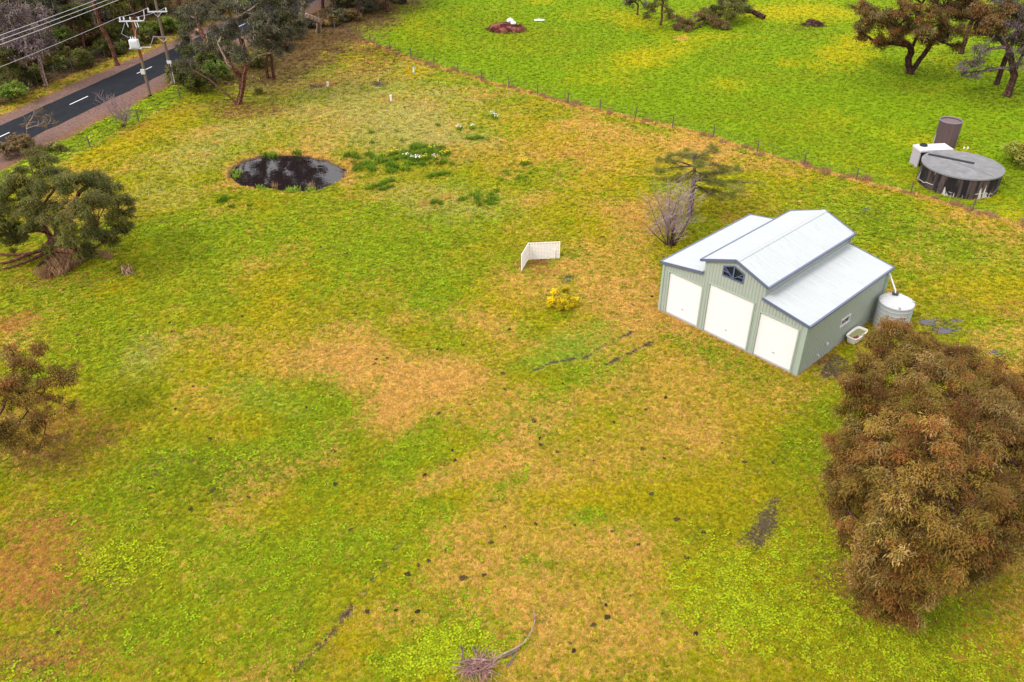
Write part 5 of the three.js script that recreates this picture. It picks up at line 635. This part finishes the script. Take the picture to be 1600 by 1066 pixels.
// ---------------------------------------------------------------- small things in the paddock
// clumps of strap leaves (bulbs), some in flower, round the pond
{
  const strap = (seed, n, len, wd, sp) => { const r = rng(seed), pos = [], idx = []; for (let k = 0; k < n; k++) { const a = r() * 6.283, l = len * (.6 + .6 * r()), o = Math.sqrt(r()) * sp, oa = r() * 6.283, ox = Math.cos(oa) * o, oz = Math.sin(oa) * o, lean = .25 + .55 * r(), px = -Math.sin(a) * wd, pz = Math.cos(a) * wd, b = pos.length / 3; for (let q = 0; q < 3; q++) { const u = q / 2, x = ox + Math.cos(a) * l * lean * u * u, z = oz + Math.sin(a) * l * lean * u * u, y = l * (u - .35 * u * u * lean), w = 1 - .6 * u; pos.push(x + px * w, y, z + pz * w, x - px * w, y, z - pz * w); } for (let q = 0; q < 2; q++) { const i = b + q * 2; idx.push(i, i + 1, i + 2, i + 1, i + 3, i + 2); } } return geoFrom(pos, idx); };
  const lm = [mat(.095, .175, .012, .7), mat(.125, .215, .012, .7), mat(.20, .30, .025, .7)], ym = mat(.75, .52, .01, .6), wm = mat(.75, .74, .62, .6);
  const flower = (seed, n, sp, h) => { const r = rng(seed), L = []; for (let k = 0; k < n; k++) { const a = r() * 6.28, o = Math.sqrt(r()) * sp; L.push(new THREE.ConeGeometry(.055, .05, 6, 1, true).rotateX(Math.PI + (r() - .5)).translate(Math.cos(a) * o, h * (.85 + .3 * r()), Math.sin(a) * o)); } return L; };
  const make = (label, k, fl, seed) => { const t = thing('bulb_clump', label, 'flower clump', [0, 0, 0], 0, 'bulb clumps by the pond'); part(t, 'leaves', strap(seed, 46, .42, .02, .28), lm[k]); if (fl) part(t, 'flowers', flower(seed + 5, 8, .32, .44), fl === 'y' ? ym : wm); return t; };
  const P = { a: make('dark green clump of strap leaves in the bed beside the pond', 0, null, 301), b: make('mid green clump of strap leaves in the bed beside the pond', 1, null, 302), y: make('strap leaf clump with yellow flowers in the bed beside the pond', 1, 'y', 303), w: make('strap leaf clump with white flowers in the bed beside the pond', 1, 'w', 304), p: make('fresh pale green clump of leaves on the pond bank', 2, null, 305) }, seen = new Set();
  const R = rng(310), put = (k, px, py, s, where = 'in the dense bed beside the pond') => { const p = onGround(G(px, py), -.02), S = P[k]; const L = LB[k] + ' ' + where; if (!seen.has(k)) { seen.add(k); S.position.set(...p); S.scale.setScalar(s); S.userData.label = L; } else copyOf(S, p, R() * 6.28, s * (.9 + .25 * R()), L); };
  const LB = { a: 'dark green clump of strap leaves', b: 'mid green clump of strap leaves', y: 'strap leaf clump with yellow flowers', w: 'strap leaf clump with white flowers', p: 'fresh pale green clump of leaves' };
  for (const [px, py, s] of [[366, 276, 1.3], [370, 269, 1.4], [362, 268, 1.2], [402, 294, 1.1], [409, 295, 1.0], [454, 300, 1.4], [461, 301, 1.2], [449, 298, 1.0], [482, 299, 1.2], [487, 298, 1.0]]) put('p', px, py, s, 'on the pond bank');
  for (const [px, py, s] of [[412, 243, 1.4], [420, 244, 1.5], [427, 244, 1.2], [458, 240, 1.2], [465, 241, 1.2], [342, 320, 1.1], [350, 315, 1.3], [348, 318, 1.1], [361, 328, .9], [388, 326, .9], [539, 247, 1.4], [545, 245, 1.3], [578, 210, 1.2], [579, 226, 1.0], [617, 207, .8], [625, 222, .8], [704, 258, 1.0], [682, 198, 1.0]]) put('a', px, py, s, px < 500 ? 'standing alone near the pond' : 'standing alone past the flower bed');
  // the dense bed
  for (let k = 0; k < 100; k++) { const u = R(), v = R(), px = 550 + u * 146, py = 235 + v * 30 + (1 - u) * 4 + 6 * Math.sin(u * 5); put(R() < .55 ? 'a' : 'b', px, py, .9 + .4 * R()); }
  for (let k = 0; k < 14; k++) put('b', 570 + k * 3 + R() * 6, 297 - k * 1.1 + R() * 3, .9, 'in the slanting row below the flower bed'); for (let k = 0; k < 8; k++) put('a', 592 + k * 2.6, 299 - k * .8 + R() * 2, .8, 'in the slanting row below the flower bed'); for (let k = 0; k < 12; k++) put('b', 668 + k * 2.6, 277 - k * .5 + R() * 3, .9, 'in the short straight row past the flower bed'); for (let k = 0; k < 12; k++) put('b', 728 + k * 2.2, 221 - R() * 6, .9, 'in the small strip nearest the fence'); for (let k = 0; k < 12; k++) put('b', 640 + R() * 40, 228 + R() * 5, .9, 'in the upper strip of the flower bed');
  for (let k = 0; k < 22; k++) { const a = R() * 6.28; put(R() < .5 ? 'a' : 'b', 746 + Math.cos(a) * 30 * Math.sqrt(R()), 316 + Math.sin(a) * 11 * Math.sqrt(R()) - 3, .9, 'in the round patch above the lattice screen'); } for (let k = 0; k < 5; k++) put('b', 674 + R() * 14, 315 + R() * 6, .9, 'on the bare rusty ground by the round patch'); for (let k = 0; k < 16; k++) put('b', 780 + R() * 50, 268 + R() * 16, .7, 'in the thin scatter towards the cedar');
  for (const [px, py] of [[694, 245], [690, 246], [698, 244], [660, 252], [612, 244], [615, 243], [672, 238], [820, 257], [815, 258], [774, 300]]) put('y', px, py, 1.1);
  for (const [px, py] of [[648, 252], [652, 254], [645, 254], [678, 252], [632, 250], [714, 205], [716, 203], [735, 203], [768, 183], [772, 188], [770, 185]]) put('w', px, py, 1.1);
  // dry rushes at the pond edge
  const dm = mat(.36, .22, .10, .8); [[428, 298], [484, 297]].forEach(([px, py], i) => { const t = thing('rush_tuft', i ? 'dry tan rush tuft next to the green clump in the pond edge' : 'dry tan rush tuft standing alone in the pond edge', 'rushes', [0, 0, 0]); const p = G(px, py, WATER_Y); t.position.set(p.x, WATER_Y - .02, p.z); part(t, 'leaves', strap(320 + i, 60, .6, .012, .22), dm); });
}
// dry grass tussock and stump near the round headed gum; tussocks along the fence
{
  const dm = [mat(.34, .20, .11, .85), mat(.28, .15, .09, .85)], R = rng(330);
  const tuss = (seed, n, h, sp, m) => { const r = rng(seed), pos = [], idx = []; for (let k = 0; k < n; k++) { const a = r() * 6.283, l = h * (.6 + .6 * r()), o = Math.sqrt(r()) * sp, oa = r() * 6.283, ox = Math.cos(oa) * o, oz = Math.sin(oa) * o, ln = .2 + .4 * r(), w = .012, b = pos.length / 3; pos.push(ox - Math.sin(a) * w, 0, oz + Math.cos(a) * w, ox + Math.sin(a) * w, 0, oz - Math.cos(a) * w, ox + Math.cos(a) * l * ln * .4, l * .6, oz + Math.sin(a) * l * ln * .4, ox + Math.cos(a) * l * ln, l * .95, oz + Math.sin(a) * l * ln); idx.push(b, b + 1, b + 2, b + 1, b + 3, b + 2); } return geoFrom(pos, idx); };
  const T0 = thing('grass_tussock', 'tall dry pink tan grass tussock at the foot of the round headed gum', 'grass tussock', [0, 0, 0], 0, 'dry grass under the gum'); part(T0, 'blades', tuss(331, 90, .95, .42, 0), dm[0]); T0.position.set(...onGround(G(90, 425)));
  for (const [px, py, s] of [[100, 430, 1.1], [110, 424, 1.1], [118, 420, 1], [80, 433, 1], [70, 440, .9], [127, 414, .9], [95, 437, .9], [135, 410, .8], [105, 418, 1], [160, 405, .6], [168, 410, .6]]) copyOf(T0, onGround(G(px, py)), R() * 6, s);
  const T1 = thing('grass_tussock', 'low dead grass tussock under the boundary fence wires', 'grass tussock', [0, 0, 0], 0, 'dead tussocks along the boundary fence'); part(T1, 'blades', tuss(332, 60, .45, .35, 0), dm[0]); let first = true;
  for (let i = 0; i < fenceP.length - 1; i++) for (let k = 0; k < 5; k++) { const p = fenceP[i].clone().lerp(fenceP[i + 1], R()); p.x += (R() - .5) * 1.0; p.z += (R() - .5) * .9; if (p.z > -50) continue; const s = .5 + .7 * R(); if (first) { first = false; T1.position.set(...onGround(p)); T1.scale.setScalar(s); } else copyOf(T1, onGround(p), R() * 6, s); }
  const T2 = copyOf(T1, onGround(G(1286, 266)), 1, 1.5, 'upright brown tussock standing by the boundary fence near the tank'); T2.userData.group = undefined; delete T2.userData.group;
  // stump
  const b = G(198, 432), t = thing('tree_stump', 'rotting pale stump with hollow dark top in the grass', 'stump', onGround(b)), n = 26, pos = [], idx = [], rows = [[.44, 0], [.36, .12], [.34, .35], [.32, .5], [.2, .46], [.16, .2]], r = rng(334), rj = Array.from({ length: n }, () => .75 + .5 * r()), hj = Array.from({ length: n }, (_, k) => .7 + .75 * noise(k * .6, 7) + .3 * r());
  rows.forEach(([R0, y], i) => { for (let k = 0; k < n; k++) { const a = k / n * 6.283; pos.push(Math.cos(a) * R0 * rj[k], y * (i > 1 ? hj[k] : 1), Math.sin(a) * R0 * rj[k] * .8); } if (i) for (let k = 0; k < n; k++) { const p = (i - 1) * n + k, q = (i - 1) * n + (k + 1) % n; idx.push(p, p + n, q, q, p + n, q + n); } }); const uv = []; for (let i = 0; i < pos.length / 3; i++) uv.push((i % n) / n * 3, Math.floor(i / n) * .3); part(t, 'wood', geoFrom(pos, idx, uv), barkM(barkTex([.09, .04, .025], [.30, .18, .10], [.48, .33, .20], 81))); part(t, 'hollow', new THREE.SphereGeometry(.17, 10, 6).scale(1, .6, .8).translate(0, .24, 0), BARK.dark); for (let k = 0; k < 4; k++) { const a = k * 1.6 + .5; part(t, 'root', tube([V(Math.cos(a) * .3, .12, Math.sin(a) * .25), V(Math.cos(a) * .6, .05, Math.sin(a) * .5), V(Math.cos(a) * .85, -.02, Math.sin(a) * .7)], [.1, .06, .02], 6), BARK.grey); }
}
// uprooted dead shrub with a long bent branch
{
  const b = G(752, 1050), P = (px, py, y) => { const p = G(px, py, y); return V(p.x - b.x, y, p.z - b.z); }, R = rng(340), t = thing('dead_root_ball', 'uprooted pinkish root mass with a long bent bare branch on the grass', 'dead branch', onGround(b, -.02)), rm = [];
  for (let k = 0; k < 150; k++) { const a = R() * 6.283, el = R() * .9, l = .5 + .5 * R(), s = V((R() - .5) * 1.1, .1 + .2 * R(), (R() - .5) * .5), d = V(Math.cos(a) * Math.cos(el), Math.sin(el) * .8, Math.sin(a) * Math.cos(el)); const e = s.clone().addScaledVector(d, l); e.y = Math.max(.02, e.y * .7); rm.push(tube([s, s.clone().lerp(e, .5).add(V((R() - .5) * .12, .1, (R() - .5) * .12)), e], [.016, .012, .005], 3)); }
  const rb = barkM(barkTex([.16, .07, .065], [.32, .17, .155], [.46, .28, .25], 61)); part(t, 'roots', rm, rb).userData.kind = 'stuff';
  for (const L of [[[722, 1036, .15], [745, 1030, .3], [770, 1032, .3], [790, 1022, .25], [812, 1011, .2], [822, 1004, .25], [834, 986, .3], [839, 968, .25], [838, 955, .1]], [[790, 1026, .2], [806, 1019, .15], [814, 1012, .18]], [[796, 1044, .05], [806, 1028, .1], [814, 1012, .18]], [[724, 1010, .2], [727, 1022, .25], [724, 1040, .15]], [[742, 1012, .2], [748, 1022, .25], [756, 1032, .2]]]) part(t, 'branch', tube(new THREE.CatmullRomCurve3(L.map(p => P(...p))).getPoints(16), Array.from({ length: 17 }, (_, i) => .05 * (1 - i / 26)), 6), L.length > 6 ? BARK.pale : BARK.grey);
}
// dung piles scattered over the grass
{
  const lump = (seed) => { const r = rng(seed), L = []; for (let k = 0; k < 7; k++) { const a = r() * 6.28, o = r() * .13, g = new THREE.IcosahedronGeometry(.055 + .035 * r(), 1); g.scale(1.1, .7, 1).translate(Math.cos(a) * o, .035 + .03 * r(), Math.sin(a) * o); L.push(g); } return L; };
  const dm = [mat(.045, .032, .018, .95), mat(.03, .022, .014, .95), mat(.075, .05, .022, .95)], Vs = [0, 1, 2].map(k => { const t = thing('dung_pile', ['dark dung pile dropped on the paddock grass', 'black dung pile dropped on the paddock grass', 'old brown dung pile dropped on the paddock grass'][k], 'dung pile', [0, 0, 0], 0, 'dung piles over the paddock'); part(t, 'droppings', lump(350 + k), dm[k]).userData.kind = 'stuff'; return t; }), seen = new Set(), R = rng(355);
  const px = [[550, 492], [556, 493], [577, 499], [588, 563], [606, 561], [585, 571], [683, 546], [690, 547], [700, 545], [724, 540], [764, 538], [786, 585], [787, 609], [735, 634], [757, 649], [835, 659], [686, 648], [845, 687], [846, 696], [708, 706], [665, 745], [712, 721], [523, 708], [872, 707], [915, 712], [930, 720], [905, 690], [960, 660], [985, 650], [1010, 640], [1040, 620], [1005, 700], [1040, 715], [1075, 700], [1020, 770], [1060, 810], [1075, 870], [1000, 850], [960, 830], [900, 820], [840, 820], [790, 825], [770, 850], [700, 860], [640, 900], [657, 885], [672, 878], [727, 905], [655, 957], [648, 972], [577, 958], [622, 955], [760, 900], [930, 977], [895, 1005], [900, 1018], [934, 1001], [953, 965], [950, 945], [270, 524], [288, 511], [228, 624], [275, 644], [266, 509], [202, 522], [125, 524], [122, 530], [239, 553], [376, 592], [372, 486], [378, 498], [302, 609], [330, 690], [335, 770], [300, 800], [390, 780], [260, 830], [525, 760], [560, 790], [480, 640], [440, 700], [540, 400], [610, 420], [500, 390], [660, 395], [710, 380], [742, 373], [755, 373], [886, 380], [905, 385], [940, 370], [965, 390], [980, 420], [1018, 462], [988, 475], [860, 390], [795, 515], [880, 600], [790, 610], [1090, 990], [1130, 870], [1165, 720], [1130, 690], [1210, 720], [1100, 830], [1040, 960], [990, 930], [500, 850], [550, 830], [95, 995], [200, 1020], [320, 1040], [450, 590], [520, 620]];
  px.forEach(([x, y], i) => { const k = hash(i, 3) * 3 | 0, p = onGround(G(x, y), 0), s = .42 + .6 * R() * R() + .2 * R(); if (!seen.has(k)) { seen.add(k); Vs[k].position.set(...p); Vs[k].scale.setScalar(s); } else copyOf(Vs[k], p, R() * 6, s); });
}
// marker posts and pipes in the thin grass, brush piles, rubbish
{
  const om = mat(.75, .32, .01, .6), wm = mat(.74, .72, .70, .5), bm = mat(.12, .35, .55, .5), pm = mat(.3, .2, .16, .8);
  const stake = (px, py, h, m, label, w = .09) => { const p = G(px, py), t = thing('marker_stake', label, 'marker stake', onGround(p, -.05)); part(t, 'stake', box(w, h, .04, 0, h / 2, 0), m); part(t, 'tip', new THREE.ConeGeometry(w * .6, .08, 4).rotateY(Math.PI / 4).scale(1, 1, .5).translate(0, h + .035, 0), m); return t; };
  stake(506, 131, .75, om, 'orange marker stake at the rusty patch under the gums'); stake(635, 112, .65, om, 'orange marker stake beside the blue capped pipe');
  const pipe = (px, py, h, r, m, cap, label) => { const p = G(px, py), t = thing('riser_pipe', label, 'pipe', onGround(p, -.05)); part(t, 'pipe', new THREE.CylinderGeometry(r, r, h, 14).translate(0, h / 2, 0), m); part(t, 'cap', new THREE.CylinderGeometry(r * 1.15, r * 1.15, .08, 14).translate(0, h + .03, 0), cap); part(t, 'collar', new THREE.CylinderGeometry(r * 1.4, r * 1.4, .06, 14).translate(0, .09, 0), cap); };
  pipe(643, 115, .7, .1, wm, bm, 'white riser pipe with blue cap in the yellow grass'); pipe(608, 159, .65, .11, wm, wm, 'lone white riser pipe on a rusty patch'); pipe(509, 137, .45, .12, wm, wm, 'short white pipe beside the orange stake under the gums'); pipe(588, 130, .35, .05, wm, wm, 'thin white pipe beside a dark drain hole');
  { const p = G(490, 138), t = thing('stick_pile', 'low pile of dead sticks beside the orange stake under the gums', 'stick pile', onGround(p)), R = rng(361), L = []; for (let k = 0; k < 26; k++) { const a = R() * 3.14, l = .3 + .5 * R(), o = V((R() - .5) * 1.6, .05 + .12 * R(), (R() - .5) * .9); L.push(tube([o.clone().add(V(-Math.cos(a) * l, 0, -Math.sin(a) * l)), o.clone().add(V(0, .08, 0)), o.clone().add(V(Math.cos(a) * l, 0, Math.sin(a) * l))], [.03, .025, .01], 4)); } part(t, 'sticks', L, BARK.grey).userData.kind = 'stuff'; }
  const brush = (px, py, w, d, h, n, bark, label, seed) => { const p = G(px, py), t = thing('brush_pile', label, 'brush pile', onGround(p)), R = rng(seed), L = []; for (let k = 0; k < n; k++) { const a = R() * 6.28, u = Math.sqrt(R()), o = V(Math.cos(a) * u * w, h * (1 - u * u) * R() + .05, Math.sin(a) * u * d), l = .4 + .6 * R(), b = R() * 6.28, e = V(Math.cos(b) * l, (R() - .6) * l * .6, Math.sin(b) * l); const q = o.clone().add(e); q.y = Math.max(.02, q.y); L.push(tube([o, o.clone().lerp(q, .5).add(V(0, .06, 0)), q], [.05 * (.5 + R()), .035, .01], 4)); }
    const g = new THREE.SphereGeometry(1, 28, 12), P = g.attributes.position; for (let i = 0; i < P.count; i++) { const x = P.getX(i), y = P.getY(i), z = P.getZ(i), n0 = .75 + .5 * fbm(x * 3 + seed, z * 3 + y * 2, 3); P.setXYZ(i, x * w * n0 * .92, Math.max(-.1, y * h * n0 * .85), z * d * n0 * .92); } g.computeVertexNormals(); part(t, 'heap', g, bark); part(t, 'sticks', L, bark).userData.kind = 'stuff'; return t; };
  const redB = barkM(barkTex([.05, .015, .012], [.13, .035, .03], [.22, .08, .06], 71)), bp = brush(787, 47, 2.9, 1.9, 1.3, 330, redB, 'reddish brown brush heap in the green paddock with white bags on top', 371);
  const bag = (px, py, h, s, label) => { const p = G(px, py, h), g = new THREE.IcosahedronGeometry(s, 3), P = g.attributes.position; for (let i = 0; i < P.count; i++) { const x = P.getX(i), y = P.getY(i), z = P.getZ(i), n = .75 + .55 * fbm(x * 4 + px, z * 4 + y * 4, 3); P.setXYZ(i, x * n * 1.2, y * n * .8, z * n); } g.computeVertexNormals(); const t = thing('plastic_bag', label, 'bag', [p.x, h, p.z]); part(t, 'bag_body', g, mat(.72, .70, .74, .5)); part(t, 'bag_neck', new THREE.ConeGeometry(s * .3, s * .5, 8).rotateX(Math.PI).translate(0, s * .85, 0), mat(.72, .70, .74, .5)); };
  bag(793, 32, 1.25, .36, 'larger pale plastic bag on the reddish brush heap'); bag(798, 36, 1.05, .3, 'smaller pale plastic bag on the reddish brush heap');
  { const p = G(838, 32), t = thing('white_sheet', 'crumpled white sheet lying on the green paddock', 'sheet', onGround(p, .02), .15), n = 12, pos = [], idx = []; for (let j = 0; j <= 6; j++) for (let i = 0; i <= n; i++) { const x = (i / n - .5) * 1.5 + .1 * noise(j, 3), z = (j / 6 - .5) * .8; pos.push(x, .04 + .22 * fbm(i * .5, j * .7, 2) * (1 - Math.abs(i / n - .5)), z + .15 * (i / n)); if (i && j) { const q = j * (n + 1) + i; idx.push(q, q - 1, q - n - 2, q, q - n - 2, q - n - 1); } } part(t, 'sheet_body', geoFrom(pos, idx), mat(.8, .79, .8, .6)); }
  brush(1266, 36, 1.6, 1.0, .9, 160, BARK.dark, 'small dark brush pile under the trees of the green paddock', 372);
  // fallen twigs under the gums: bits of litter
  { const R = rng(381), L = []; for (let k = 0; k < 520; k++) { const a = R(), px = a < .35 ? 330 + R() * 110 : a < .75 ? 440 + R() * 170 : 560 + R() * 60, py = a < .35 ? 150 + R() * 40 : a < .75 ? 60 + R() * 75 : 80 + R() * 35, p = G(px, py), l = .2 + .5 * R(), b = R() * 6.28, y = groundY(p.x, p.z); L.push(tube([V(p.x - Math.cos(b) * l, y + .04, p.z - Math.sin(b) * l), V(p.x + Math.cos(b) * l, y + .05, p.z + Math.sin(b) * l)], [.022, .012], 3)); } const m = new THREE.Mesh(mergeGeometries(L.map(clean)), BARK.red); m.name = 'twig_litter'; tag(m, 'fallen twigs and bark strewn on the grass under the gums', 'litter', null, 'stuff'); m.castShadow = true; scene.add(m); }
  // muddy puddles
  const pud = (px, py, rx, ry, label, seed) => { const c = G(px, py), u = G(px + rx, py).sub(c), v = G(px, py + ry).sub(c), pos = [0, 0, 0], idx = [], n = 40; for (let k = 0; k < n; k++) { const a = k / n * 6.283, r = .55 + .75 * noise(Math.cos(a) * 2 + seed, Math.sin(a) * 2 + seed); pos.push((u.x * Math.cos(a) + v.x * Math.sin(a)) * r, 0, (u.z * Math.cos(a) + v.z * Math.sin(a)) * r); idx.push(0, 1 + (k + 1) % n, 1 + k); } const m = new THREE.Mesh(geoFrom(pos, idx), mat(.06, .05, .065, .12)); m.name = numbered('puddle'); let y = -9; for (let k = 0; k < n; k++) y = Math.max(y, groundY(c.x + pos[3 + k * 3], c.z + pos[5 + k * 3])); m.position.set(c.x, y + .006, c.z); m.receiveShadow = true; tag(m, label, 'puddle', null, 'structure'); scene.add(m); };
  pud(1452, 500, 16, 5, 'muddy puddle behind the rain tank', 3); pud(1478, 512, 18, 5, 'longer puddle on the wet ground past the rain tank', 9); pud(1558, 545, 13, 4, 'small puddle by the bronze gum', 15); pud(1352, 322, 9, 2, 'thin puddle by the fence', 21); pud(884, 437, 8, 2.5, 'thin puddle below the lattice', 27); pud(1494, 495, 9, 3, 'small round puddle on wet ground', 33);
}
renderer.render(scene, camera);
